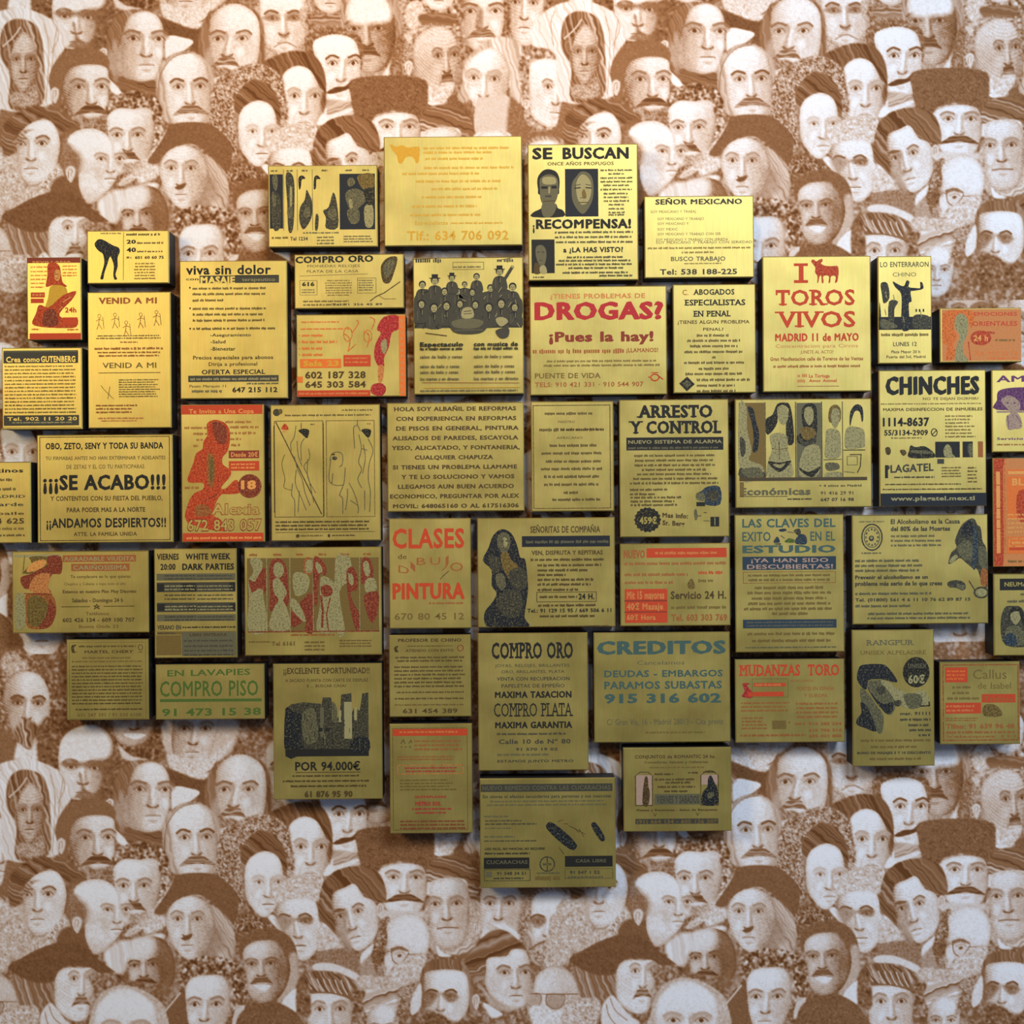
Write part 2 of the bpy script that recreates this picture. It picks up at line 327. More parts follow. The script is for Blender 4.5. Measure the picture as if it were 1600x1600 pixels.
P(.4, [(560,400),(640,420),(650,560),(600,600)], 2, 'k', .1)
# old face with white moustache
P(.5, [(1020,330),(1120,330),(1180,600),(1160,860),(1040,840)], 2, 'k', .14)
H((740,395),(930,392),(815,640), [(640,380),(660,250),(760,180),(920,180),(1030,260),(1060,400),(1040,560),(1000,720),(900,800),(740,800),(660,680),(640,520)], tone=.14, sh=.1, side=1, brow=.55, nose=1.1)
P(.1, [(800,600),(900,600),(1010,680),(1030,760),(900,740),(800,640),(720,720),(640,740),(690,650)], 2, 's', .08, 40)
# AN moustached old man w/ big white hair
P(.4, [(1150,400),(1170,290),(1300,230),(1480,250),(1620,330),(1750,500),(1800,700),(1640,900),(1500,1000),(1180,1000),(1120,760)], 2, 's', .14, 60)
H((1220,575),(1430,570),(1310,800), [(1150,520),(1170,350),(1260,280),(1440,270),(1540,360),(1580,520),(1560,700),(1500,850),(1330,900),(1200,850),(1160,700)], tone=.1, side=1, sh=.1, brow=.72, eo=1.7)
P(.6, [(1150,560),(1200,535),(1290,545),(1290,600),(1200,640)], 2, op=.7)
P(.6, [(1350,560),(1440,525),(1520,545),(1480,620),(1400,610)], 2, op=.7)
P(.42, [(1130,860),(1200,790),(1300,760),(1420,770),(1500,850),(1480,960),(1400,1010),(1300,1020),(1200,980)], 2, 'k', .16)
S(.65, [(1130,860),(1220,800),(1310,770),(1420,780),(1480,850)], 2)
# V wavy-haired youth
crop('C2')
P(.3, [(-120,700),(60,360),(200,400),(330,700),(650,500),(700,620),(600,800),(300,950),(60,1060),(-150,1100)], 2, 'k', .13)
P(.66, [(100,420),(90,150),(200,20),(400,-70),(600,-40),(780,60),(900,260),(700,260),(640,300),(600,180),(560,60),(430,60),(330,150),(250,200),(230,380)], 1.5, 's', .12, 30)
P(.62, [(690,200),(830,150),(860,400),(800,600),(680,560),(640,400)], 3)
H((268,305),(482,300),(375,555), [(235,400),(240,250),(330,130),(450,70),(570,80),(640,180),(665,320),(640,470),(600,600),(500,690),(380,710),(290,650),(240,520)], tone=.09, side=-1, sh=.25, brow=.65, eye=.85, eo=1.2)
P(.55, [(230,260),(300,170),(400,165),(330,200),(260,330)], 2, 's', .15, 20)
P(.3, [(480,700),(560,600),(640,540),(660,620),(560,760),(480,790)], 1.5, 'k', .2)
S(.5, [(300,700),(400,725),(480,690)], 1.3)
# W bald head seen from the side
P(.68, [(640,640),(860,650),(900,900),(760,960),(560,820)], 3)
P(.5, [(700,300),(780,240),(880,350),(900,560),(800,620),(700,520)], 5)
H((1075,455),(1260,455),(1170,655), [(740,260),(820,180),(960,150),(1090,185),(1180,280),(1215,420),(1250,560),(1200,700),(1050,860),(940,900),(860,760),(850,600),(860,450),(780,350)], tone=.08, side=-1, sh=0, brow=.45, eo=.8, nose=.6)
P(.6, [(730,330),(830,380),(880,460),(860,570),(760,540),(690,480)], 7, op=.75)
EAR(770, 610, 45, 85)
# X hooded hat man with long nose
crop('C3')
P(.68, [(70,480),(170,330),(300,130),(440,90),(620,95),(760,150),(900,300),(910,460),(860,580),(780,540),(700,420),(560,320),(400,310),(240,400),(160,500)], 1.3, 'n', .06)
P(.28, [(640,420),(760,500),(860,620),(880,800),(830,960),(700,940),(600,860),(700,700)], 2, 's', .14, 60)
H((305,548),(500,548),(400,815), [(190,600),(220,450),(300,360),(430,320),(560,360),(650,470),(680,640),(640,800),(540,930),(420,960),(320,900),(240,780)], tone=.11, side=1, sh=.18, brow=.5, eye=.72, nose=1.2)
P(.5, [(640,640),(740,660),(760,860),(560,940),(500,900),(600,780)], 5, op=.8)
P(.75, [(340,740),(440,700),(430,745),(380,765)], 1.2)
P(.2, [(-40,600),(60,530),(170,520),(180,620),(0,700)], 2, 'k', .14)
# Z shaded moustached man
P(.12, [(-120,860),(-60,760),(60,700),(180,720),(100,900),(20,1060),(-140,1060),(-200,980)], 2, 's', .07, 80)
P(.5, [(100,760),(240,800),(340,960),(340,1200),(260,1300),(-60,1310),(-240,1200),(-100,1060)], 3, 'c', .07)
crop('C2')
H((1345,1015),(1530,1000),(1440,1190), [(1290,1010),(1300,850),(1400,740),(1530,720),(1660,780),(1740,950),(1740,1150),(1640,1290),(1480,1320),(1340,1250),(1290,1130)], tone=.22, side=1, sh=.42, brow=.72, eo=1.3, mou=1., mt=.75)
P(.12, [(1040,900),(1180,780),(1300,760),(1420,740),(1400,860),(1280,960),(1240,1080),(1120,1080)], 3, 's', .08, 80)
P(.1, [(1310,800),(1420,730),(1520,740),(1540,860),(1420,930),(1320,940)], 5, op=.8)
P(.6, [(1250,1180),(1330,1170),(1560,1200),(1700,1240),(1640,1350),(1340,1260),(1200,1250)], 3, 'c', .07)
P(.6, [(1560,950),(1640,830),(1740,900),(1780,1100),(1700,1300),(1600,1300),(1640,1100)], 6, op=.7)
# AD smooth-faced man
crop('C4')
P(.25, [(-120,330),(0,180),(200,100),(400,120),(420,330),(300,380),(60,400)], 2, 'k', .13)
H((40,575),(235,570),(185,820), [(-60,480),(0,380),(150,340),(320,360),(370,480),(410,620),(390,780),(320,900),(220,970),(130,900),(80,760),(0,640)], tone=.09, side=-1, sh=.32, brow=.72, eo=1.4, lip=.7)
P(.45, [(-60,540),(30,520),(90,560),(70,640),(-20,660)], 3, op=.8)
P(.62, [(120,560),(180,530),(310,530),(300,600),(210,590)], 2, op=.7)
P(.25, [(380,600),(420,560),(620,800),(600,860),(360,860)], 2, 'k', .13)
# AE side-parted youth
P(.66, [(375,560),(370,380),(420,180),(560,60),(760,20),(960,80),(1040,240),(1040,380),(940,370),(820,330),(740,240),(700,230),(640,260),(520,270),(500,400),(530,540),(620,700),(560,720),(440,600)], 1.3, 's', .12, 50)
H((590,520),(765,470),(735,735), [(505,420),(520,290),(620,240),(730,200),(820,320),(930,380),(960,520),(960,680),(880,800),(780,870),(700,830),(610,700),(530,580)], tone=.1, side=-1, sh=.35, brow=.62, eo=1.2)
P(.5, [(600,480),(650,480),(650,640),(700,650),(680,700),(620,650)], 2, op=.75)
P(.7, [(640,450),(560,480),(520,470),(560,455)], 1)
P(.45, [(560,560),(640,700),(700,840),(620,830),(540,660)], 3, op=.7)
EAR(990, 460, 32, 70)
P(.08, [(800,900),(920,800),(900,900),(800,1010)], 1.2); P(.45, [(780,1020),(930,880),(940,1100),(780,1120)], 2)
# AF round-glasses bald man
P(.55, [(920,800),(1010,560),(1080,540),(1060,700),(1080,860),(1040,1000),(1060,1180),(960,1100),(900,960)], 2, 'k', .15)
H((990,905),(1165,900),(1085,1130), [(1060,760),(1050,620),(1120,530),(1240,490),(1380,520),(1460,640),(1470,800),(1440,960),(1380,1130),(1280,1230),(1120,1240),(1040,1180),(1020,1060),(1030,900)], tone=.15, side=-1, sh=.05, brow=.6, eye=.8)
P(.08, [(1130,740),(1160,600),(1260,540),(1380,570),(1440,680),(1450,820),(1380,870),(1260,820),(1180,780)], 6)
P(.6, [(1090,845),(1180,820),(1260,855),(1265,880),(1180,855),(1105,875)], 1)
P(.2, [(1110,890),(1180,860),(1260,900),(1240,960),(1180,990),(1120,960)], 1)
P(.7, [(1160,910),(1185,900),(1200,915),(1185,932),(1162,928)], 1)
S(.6, [(925,850),(1000,845),(1035,900),(1010,975),(950,990)], 1.4)
S(.6, [(1035,890),(1065,870),(1100,885)], 1.3)
S(.5, [(1130,900),(1190,880),(1240,905)], 1)
S(.7, [(1100,860),(1110,960),(1180,1000),(1240,940),(1270,890)], 1.3); S(.65, [(1270,905),(1360,905),(1470,905)], 1.3)
P(.65, [(920,850),(1010,840),(1040,960),(960,1040),(1040,1180),(980,1150),(920,1000)], 2, 'k', .12)
P(.12, [(1030,930),(1080,920),(1110,1020),(1060,1080)], 2)
P(.25, [(1140,1020),(1280,940),(1440,900),(1400,1130),(1280,1220),(1100,1200)], 3, 'k', .13)
# AM second round-glasses man, AL youth
crop('C5')
P(.55, [(1560,900),(1760,1000),(1800,1300),(1700,1600),(1560,1600)], 3, 'c', .08)
H((1190,1370),(1390,1360),(1290,1560), [(1170,1270),(1200,1130),(1300,1040),(1440,1020),(1560,1100),(1640,1280),(1640,1460),(1560,1600),(1400,1700),(1240,1680),(1130,1560),(1110,1420)], tone=.16, side=1, sh=.1, brow=0, eo=.6)
P(.42, [(1310,1300),(1440,1300),(1480,1340),(1450,1430),(1380,1450),(1310,1400)], 1.5); S(.65, [(1310,1300),(1300,1390),(1380,1450),(1460,1420),(1480,1310),(1310,1300)], 1.3)
P(.38, [(1120,1300),(1230,1300),(1250,1380),(1190,1440),(1120,1400)], 1.5); S(.6, [(1110,1300),(1240,1300),(1240,1400),(1180,1440),(1110,1400)], 1.2); S(.65, [(1110,1295),(1300,1300),(1620,1300)], 1.4)
P(.12, [(1140,1440),(1300,1420),(1360,1460),(1500,1440),(1600,1400),(1600,1600),(1200,1640)], 2, 'k', .12)
P(.6, [(480,1000),(560,860),(700,700),(820,650),(940,690),(1060,800),(1120,880),(1180,1100),(1140,1160),(1120,900),(1060,840),(960,860),(900,930),(740,940),(700,1040),(660,1180),(560,1160)], 1.5, 's', .13, -20)
H((885,1085),(1095,1080),(1000,1320), [(700,1060),(720,940),(900,920),(960,855),(1080,860),(1130,950),(1150,1120),(1130,1300),(1080,1420),(980,1460),(860,1400),(750,1320),(690,1200)], tone=.11, side=1, sh=.22, brow=.6, eo=1.2)
P(.3, [(660,1240),(760,1330),(900,1420),(1080,1430),(1060,1480),(880,1470),(740,1400)], 3, op=.8)
P(.06, [(670,1390),(760,1430),(870,1510),(740,1540)], 1.2)
P(.55, [(560,1500),(680,1440),(760,1540),(900,1500),(1080,1440),(1160,1600),(1160,1800),(540,1800)], 2, 'c', .08)
# AH low-browed bearded man
P(.58, [(40,1180),(70,1040),(180,960),(380,950),(500,1010),(560,1150),(600,1330),(560,1480),(40,1500)], 1.5, 's', .1, 80)
H((160,1320),(340,1320),(240,1540), [(80,1190),(90,1090),(200,1060),(400,1060),(500,1110),(530,1280),(520,1440),(440,1560),(300,1620),(160,1580),(80,1400)], tone=.09, side=-1, sh=.25, brow=.78, eo=1.7)
P(.6, [(60,1270),(160,1290),(210,1300),(180,1380),(90,1450),(60,1360)], 3, op=.8)
P(.62, [(250,1300),(300,1280),(430,1320),(380,1380),(310,1370)], 2, op=.75)
P(.66, [(60,1500),(170,1470),(280,1520),(340,1560),(460,1580),(640,1540),(640,1800),(40,1800)], 3, 'c', .08)
EAR(600, 1380, 35, 80)
# AI sailor-like hat with pale band and twisted brim
crop('C4')
P(.55, [(340,900),(440,860),(640,840),(740,900),(770,1000),(770,1120),(560,1020),(380,1000)], 1.5, 'n', .07)
P(.14, [(330,1000),(480,990),(640,1040),(770,1110),(770,1180),(560,1080),(330,1060)], 1.3)
P(.6, [(155,1240),(180,1150),(280,1080),(460,1075),(640,1130),(780,1220),(770,1330),(700,1320),(560,1290),(240,1290),(180,1300)], 1.3, 's', .16, 55)
for k in range(8): S(.25, [(235+60*k,1140+4*k),(265+60*k,1200+8*k),(300+60*k,1250+9*k)], 1.8)
P(.5, [(160,1290),(260,1290),(250,1600),(150,1560)], 2, 's', .12, 80)
H((380,1450),(585,1447),(490,1720), [(255,1420),(265,1310),(400,1290),(560,1300),(680,1350),(705,1480),(700,1700),(600,1850),(480,1900),(360,1850),(270,1700)], tone=.1, side=1, sh=.15, brow=.5)
S(.65, [(250,1290),(450,1285),(620,1320),(700,1360)], 1.8)
P(.08, [(10,1400),(150,1250),(155,1400),(130,1480)], 1.2)
# AK tangled white hair and beard
P(.24, [(780,1180),(1000,1160),(1200,1200),(1240,1300),(1120,1500),(900,1520),(780,1500),(820,1330)], 2, 's', .15, -20)
P(.3, [(770,1120),(1100,1140),(1120,1250),(800,1240)], 2, 'k', .1)
P(.6, [(700,1250),(840,1270),(800,1400),(860,1560),(700,1640),(720,1400)], 2, 'c', .1)
H((930,1640),(1080,1640),(1000,1800), tone=.12, side=-1, sh=.2)
P(.5, [(1180,1240),(1360,1190),(1300,1420),(1220,1500),(1120,1600),(1160,1400)], 3, 'k', .13)
P(.12, [(1300,1350),(1390,1190),(1390,1420),(1300,1510)], 1.3)
# AC smiling man short hair
crop('C3')
P(.66, [(940,940),(920,800),(1000,700),(1150,640),(1320,660),(1450,760),(1500,920),(1460,1060),(1400,960),(1340,820),(1260,770),(1060,780),(980,860)], 1.3, 'n', .08)
P(.35, [(1430,900),(1500,920),(1500,1200),(1400,1340),(1300,1380),(1380,1100)], 3)
H((1045,1000),(1235,990),(1140,1185), [(960,950),(970,850),(1060,780),(1180,760),(1310,780),(1400,920),(1430,1050),(1400,1200),(1320,1330),(1200,1390),(1060,1360),(1000,1250),(980,1100)], tone=.24, side=1, sh=.28, brow=.62, eo=1.1, mou=.85, mt=.6)
P(.08, [(1060,1210),(1150,1195),(1240,1215),(1160,1275)], 1.3); S(.55, [(1050,1205),(1150,1195),(1250,1210)], 1.2)
P(.12, [(990,870),(1060,800),(1150,810),(1140,920),(1020,930)], 5, op=.7)
P(.06, [(1340,1400),(1490,1240),(1500,1400),(1460,1490)], 1.2)
P(.62, [(1500,1200),(1600,1150),(1640,1500),(1500,1480)], 2, 'c', .08)
# AA curly-haired man
P(.6, [(330,1220),(340,1060),(440,960),(600,920),(800,950),(960,1050),(1000,1220),(960,1420),(840,1560),(800,1400),(850,1250),(800,1130),(620,1090),(460,1130),(390,1180),(380,1330),(330,1340)], 1.6, 'c', .17)
P(.66, [(160,1500),(320,1300),(390,1330),(420,1600),(400,1800),(100,1800)], 2); S(.2, [(140,1520),(240,1400),(330,1290)], 2.2)
H((475,1405),(690,1400),(560,1650), [(390,1400),(385,1240),(450,1140),(600,1110),(750,1120),(810,1220),(820,1380),(800,1560),(720,1700),(600,1800),(480,1740),(410,1580)], tone=.09, side=1, sh=.15, brow=.55, eye=.8)
P(.3, [(790,1200),(850,1240),(860,1420),(790,1560)], 4, op=.6)
P(.2, [(880,1460),(970,1410),(960,1500),(880,1620),(850,1600)], 1.5)
P(.66, [(880,1620),(940,1480),(1100,1400),(1280,1380),(1440,1450),(1540,1560),(1620,1800),(860,1800)], 1.5, 'n', .1)
# Y broad-hatted man in profile
crop('C2')
P(.55, [(130,1120),(340,1150),(540,1160),(540,1400),(400,1560),(300,1600),(200,1400)], 2, 's', .1, 70)
P(.72, [(80,1030),(200,950),(340,870),(520,800),(700,770),(860,840),(1000,970),(1140,1070),(1120,1085),(980,1090),(920,1040),(780,1020),(640,1030),(560,1100),(520,1180),(330,1180),(160,1100)], 1.3, 'n', .06)
H((740,1145),(905,1135),(810,1400), [(545,1300),(560,1130),(640,1045),(800,1035),(920,1045),(925,1120),(940,1250),(900,1330),(890,1450),(860,1560),(740,1590),(620,1500),(560,1420)], tone=.07, side=1, sh=.15, brow=.45, mou=.8, mt=.6, eye=.7)
P(.12, [(420,1480),(500,1390),(570,1450),(660,1560),(780,1640),(700,1800),(440,1800),(400,1600)], 1.5); S(.5, [(490,1420),(540,1540),(660,1640)], 1.6); S(.55, [(450,1480),(480,1600),(560,1700)], 1.4)
P(.6, [(650,1540),(780,1580),(880,1540),(880,1640),(760,1640)], 2, 'c', .08)
P(.55, [(900,1100),(1100,1100),(1200,1180),(1080,1250),(960,1330),(920,1220)], 3, 'c', .08)
# AB white-haired head
P(.3, [(900,1560),(960,1360),(1080,1250),(1220,1210),(1400,1250),(1560,1340),(1660,1480),(1640,1800),(900,1800)], 1.5, 'k', .08)
H((1120,1640),(1400,1640),(1260,1900), [(930,1600),(980,1400),(1120,1270),(1260,1235),(1420,1300),(1540,1420),(1570,1620),(1540,1800),(1400,1990),(1120,1990),(960,1800)], tone=.09, brow=.4)
P(.3, [(-150,1120),(60,1090),(180,1200),(190,1340),(60,1360),(-150,1330)], 3, 'n', .05, op=.0)
P(.3, [(60,1420),(200,1420),(380,1440),(360,1700),(200,1800),(0,1700)], 2, 'k', .15)

# ------------------------------------------------------------------ materials
def mat(name):
    m = bpy.data.materials.new(name); m.use_nodes = True
    return m, m.node_tree.nodes, m.node_tree.links, m.node_tree.nodes['Principled BSDF']
def ink_mat(name, c, rough=.62, metal=0.):
    m, n, l, b = mat(name); m['rgb'] = c; b.inputs['Roughness'].default_value = rough; b.inputs['Metallic'].default_value = metal; b.inputs['Specular IOR Level'].default_value = .22
    nz = n.new('ShaderNodeTexNoise'); nz.inputs['Scale'].default_value = 260; nz.inputs['Detail'].default_value = 2
    mx = n.new('ShaderNodeMixRGB'); mx.inputs[1].default_value = (*[v * .8 for v in c], 1); mx.inputs[2].default_value = (*[min(1, v * 1.25 + .004) for v in c], 1)
    tc = n.new('ShaderNodeTexCoord')
    l.new(tc.outputs['Object'], nz.inputs['Vector']); l.new(nz.outputs['Fac'], mx.inputs[0]); l.new(mx.outputs[0], b.inputs['Base Color']); return m
def brass_mat():
    m, n, l, b = mat('brushed_brass')
    b.inputs['Metallic'].default_value = .74; b.inputs['Roughness'].default_value = .4
    b.inputs['Anisotropic'].default_value = .35
    tc = n.new('ShaderNodeTexCoord'); oi = n.new('ShaderNodeObjectInfo')
    ad = n.new('ShaderNodeVectorMath'); ad.operation = 'ADD'; l.new(tc.outputs['Object'], ad.inputs[0])
    cb = n.new('ShaderNodeCombineXYZ'); ml = n.new('ShaderNodeMath'); ml.operation = 'MULTIPLY'; ml.inputs[1].default_value = 37.0
    l.new(oi.outputs['Random'], ml.inputs[0]); l.new(ml.outputs[0], cb.inputs[0]); l.new(ml.outputs[0], cb.inputs[2]); l.new(cb.outputs[0], ad.inputs[1])
    n1 = n.new('ShaderNodeTexNoise'); n1.inputs['Scale'].default_value = 9; n1.inputs['Detail'].default_value = 5; l.new(ad.outputs[0], n1.inputs['Vector'])
    mp = n.new('ShaderNodeMapping'); mp.inputs['Scale'].default_value = (1, 1, .02); l.new(ad.outputs[0], mp.inputs[0])
    n2 = n.new('ShaderNodeTexNoise'); n2.inputs['Scale'].default_value = 900; n2.inputs['Detail'].default_value = 1; l.new(mp.outputs[0], n2.inputs['Vector'])
    rmp = n.new('ShaderNodeValToRGB'); l.new(n1.outputs['Fac'], rmp.inputs[0])
    rmp.color_ramp.elements[0].position = .3; rmp.color_ramp.elements[0].color = (.46, .345, .085, 1)
    rmp.color_ramp.elements[1].position = .72; rmp.color_ramp.elements[1].color = (.63, .485, .135, 1)
    mx = n.new('ShaderNodeMixRGB'); mx.blend_type = 'MULTIPLY'; mx.inputs[0].default_value = .35; l.new(rmp.outputs[0], mx.inputs[1])
    l.new(n2.outputs['Color'], mx.inputs[2]); l.new(mx.outputs[0], b.inputs['Base Color'])
    mr = n.new('ShaderNodeMapRange'); mr.inputs[3].default_value = .34; mr.inputs[4].default_value = .52; l.new(n1.outputs['Fac'], mr.inputs[0]); l.new(mr.outputs[0], b.inputs['Roughness'])
    bp = n.new('ShaderNodeBump'); bp.inputs['Strength'].default_value = .12; bp.inputs['Distance'].default_value = .0004; l.new(n2.outputs['Fac'], bp.inputs['Height']); l.new(bp.outputs[0], b.inputs['Normal'])
    return m
BRASS = brass_mat()
INK = {k: ink_mat('ink_' + nm, c) for k, nm, c in [
 ('K', 'black', (.012, .011, .008)), ('k', 'charcoal', (.042, .038, .024)), ('m', 'grey_tone', (.10, .09, .045)), ('q', 'pale_tone', (.27, .235, .10)),
 ('N', 'brown', (.065, .038, .009)), ('n', 'light_brown', (.14, .088, .018)),
 ('R', 'red', (.44, .045, .010)), ('r', 'pale_red', (.48, .17, .045)), ('D', 'maroon', (.20, .03, .012)), ('d', 'rust_tone', (.28, .085, .018)),
 ('O', 'orange', (.60, .13, .018)), ('o', 'pale_orange', (.62, .26, .06)), ('C', 'crimson', (.36, .018, .02)),
 ('G', 'green', (.06, .105, .015)), ('B', 'teal', (.045, .085, .07)), ('b', 'navy', (.018, .034, .05)), ('u', 'blue_black', (.010, .012, .016)), ('P', 'purple', (.11, .03, .10)), ('p', 'lilac_tone', (.34, .22, .16)),
 ('Y', 'gold', (.50, .27, .02))]}
INK['L'] = BRASS
def tone_mat(name, c):
    """halftone print: the same ink broken into darker and thinner specks"""
    m, n, l, b = mat(name); b.inputs['Roughness'].default_value = .6; b.inputs['Specular IOR Level'].default_value = .2
    tc = n.new('ShaderNodeTexCoord'); nz = n.new('ShaderNodeTexNoise'); nz.inputs['Scale'].default_value = 240; nz.inputs['Detail'].default_value = 3; nz.inputs['Roughness'].default_value = .6
    l.new(tc.outputs['Object'], nz.inputs['Vector']); r = n.new('ShaderNodeValToRGB'); l.new(nz.outputs['Fac'], r.inputs[0]); e = r.color_ramp.elements
    e[0].position = .36; e[0].color = (*[v * .5 for v in c], 1); e[1].position = .68; e[1].color = (*[v + (g - v) * .3 for v, g in zip(c, (.34, .28, .09))], 1)
    q = e.new(.52); q.color = (*c, 1); l.new(r.outputs[0], b.inputs['Base Color']); return m
TONE = {}
for k_ in 'uKkmqnNdDRrOobBGpPC':
    TONE[k_] = tone_mat(INK[k_].name.replace('ink_', 'halftone_'), tuple(INK[k_]['rgb']))
def block_mat():
    m, n, l, b = mat('black_stained_wood'); b.inputs['Roughness'].default_value = .7
    nz = n.new('ShaderNodeTexNoise'); nz.inputs['Scale'].default_value = 60; r = n.new('ShaderNodeValToRGB'); l.new(nz.outputs['Fac'], r.inputs[0])
    r.color_ramp.elements[0].color = (.006, .005, .005, 1); r.color_ramp.elements[1].color = (.02, .016, .014, 1); l.new(r.outputs[0], b.inputs['Base Color']); return m
BLOCK = block_mat()
# ------------------------------------------------------------------ the wall with its printed crowd
PL = {}
def plane_to_img(X, Z):
    a, b = X / PX, (Z - Z0) / PX
    c, s = math.cos(ROLL), math.sin(ROLL)
    return 800 + a * c - b * s, 800 - (a * s + b * c)
def img_to_world(px, py, u=PXF):
    a, b = (px - 800) * u, (800 - py) * u
    c, s = math.cos(ROLL), math.sin(ROLL)
    return a * c + b * s, Z0 - a * s + b * c
FULL = np.zeros((TH, TW), np.float32)
def rows(v0, v1, src, du):
    FULL[np.arange(v0, v1) % TH] = np.roll(src[:v1 - v0], du, 1)
# the top and the bottom of the print seen in the photograph, the rest filled with the same crowd shifted
rows(490, 1023, CAN[90:][:533], 431)
rows(V0, V1, CAN, 0)
FULL = np.clip((FULL - .05) * 1.3, 0, 1.05); FULL = (FULL - .06 * np.sin((FULL - .5) * 2 * np.pi) / (2 * np.pi) * 1.0)
FULL = np.clip(FULL, 0, 1.05).astype(np.float32)
def sample(px, py):
    v = (py + .0137 * px) / (1 + .0137 * .0085); u = px - .0085 * v
    u = u % TW; v = v % TH
    i = np.floor(v - .5).astype(int); j = np.floor(u - .5).astype(int); fv = v - .5 - i; fu = u - .5 - j
    g = lambda a, b: FULL[a % TH, b % TW]
    return (g(i, j) * (1 - fu) + g(i, j + 1) * fu) * (1 - fv) + (g(i + 1, j) * (1 - fu) + g(i + 1, j + 1) * fu) * fv
def wall():
    B = 12
    Q = []
    n0, n1, m0, m1 = -8, 142, -42, 176   # block indices: fine area, outer area
    rects = [(x0 + 16, y0 + 16, x1 - 16, y1 - 16) for x0, y0, x1, y1 in [p[:4] for p in PLAQ]]
    bx, by = np.meshgrid(np.arange(n0, n1), np.arange(n0, n1))
    bx = bx.ravel() * B; by = by.ravel() * B
    hid = np.zeros(len(bx), bool)
    for x0, y0, x1, y1 in rects: hid |= (bx > x0) & (bx + B < x1) & (by > y0) & (by + B < y1)
    def cells(x, y, size, k):
        st = size / k; a = np.arange(k) * st
        gx, gy = np.meshgrid(a, a)
        X = (x[:, None] + gx.ravel()[None]).ravel(); Y = (y[:, None] + gy.ravel()[None]).ravel()
        return X, Y, st
    V, F = [], []
    off = 0
    def grid_block(x, y, size, k):      # shared vertices inside a block
        nonlocal off
        a = np.linspace(0, size, k + 1); gx, gy = np.meshgrid(a, a); n = (k + 1) ** 2
        X = (x[:, None] + gx.ravel()[None]); Y = (y[:, None] + gy.ravel()[None])
        V.append(np.stack([X.ravel(), Y.ravel()], 1))
        i, j = np.meshgrid(np.arange(k), np.arange(k), indexing='ij'); b = (i * (k + 1) + j).ravel()
        f = np.stack([b, b + k + 1, b + k + 2, b + 1], 1)
        F.append((f[None] + (off + np.arange(len(x)) * n)[:, None, None]).reshape(-1, 4)); off += len(x) * n
    grid_block(bx[~hid].astype(float), by[~hid].astype(float), B, 8)
    grid_block(bx[hid].astype(float), by[hid].astype(float), B, 1)
    ox, oy = np.meshgrid(np.arange(m0, m1), np.arange(m0, m1)); ox = ox.ravel(); oy = oy.ravel()
    out = (ox < n0) | (ox >= n1) | (oy < n0) | (oy >= n1)
    grid_block((ox[out] * B).astype(float), (oy[out] * B).astype(float), B, 2)
    V = np.concatenate(V); F = np.concatenate(F)
    X = (V[:, 0] - 800) * PX; Z = Z0 + (800 - V[:, 1]) * PX
    px, py = plane_to_img(X, Z)
    tone = sample(px, py).astype(np.float32)
    me = bpy.data.meshes.new('wall_back')
    me.vertices.add(len(V)); me.vertices.foreach_set('co', np.stack([X, np.zeros_like(X), Z], 1).astype(np.float32).ravel())
    me.loops.add(len(F) * 4); me.loops.foreach_set('vertex_index', F.astype(np.int32).ravel())
    me.polygons.add(len(F)); me.polygons.foreach_set('loop_start', np.arange(0, len(F) * 4, 4, dtype=np.int32))
    me.update(calc_edges=True)
    at = me.attributes.new('ink_tone', 'FLOAT', 'POINT'); at.data.foreach_set('value', tone)
    m, n, l, b = mat('printed_wallpaper'); b.inputs['Roughness'].default_value = .85; b.inputs['Specular IOR Level'].default_value = .1
    a = n.new('ShaderNodeAttribute'); a.attribute_name = 'ink_tone'
    r = n.new('ShaderNodeValToRGB'); l.new(a.outputs['Fac'], r.inputs[0])
    e = r.color_ramp.elements; e[0].position = 0; e[0].color = (.76, .75, .77, 1); e[1].position = 1; e[1].color = (.125, .045, .013, 1)
    q = e.new(.35); q.color = (.56, .43, .345, 1); q = e.new(.7); q.color = (.27, .13, .058, 1)
    tc = n.new('ShaderNodeTexCoord'); nz = n.new('ShaderNodeTexNoise'); nz.inputs['Scale'].default_value = 420; nz.inputs['Detail'].default_value = 3; l.new(tc.outputs['Object'], nz.inputs['Vector'])
    mx = n.new('ShaderNodeMixRGB'); mx.blend_type = 'OVERLAY'; mx.inputs[0].default_value = .2; l.new(r.outputs[0], mx.inputs[1]); l.new(nz.outputs['Fac'], mx.inputs[2]); l.new(mx.outputs[0], b.inputs['Base Color'])
    bp = n.new('ShaderNodeBump'); bp.inputs['Strength'].default_value = .15; bp.inputs['Distance'].default_value = .0005; l.new(nz.outputs['Fac'], bp.inputs['Height']); l.new(bp.outputs[0], b.inputs['Normal'])
    me.materials.append(m)
    o = bpy.data.objects.new('wall_back', me); COL.objects.link(o); o['kind'] = 'structure'
    o['label'] = 'wall papered with a brown engraved crowd of old-fashioned heads'
    return o
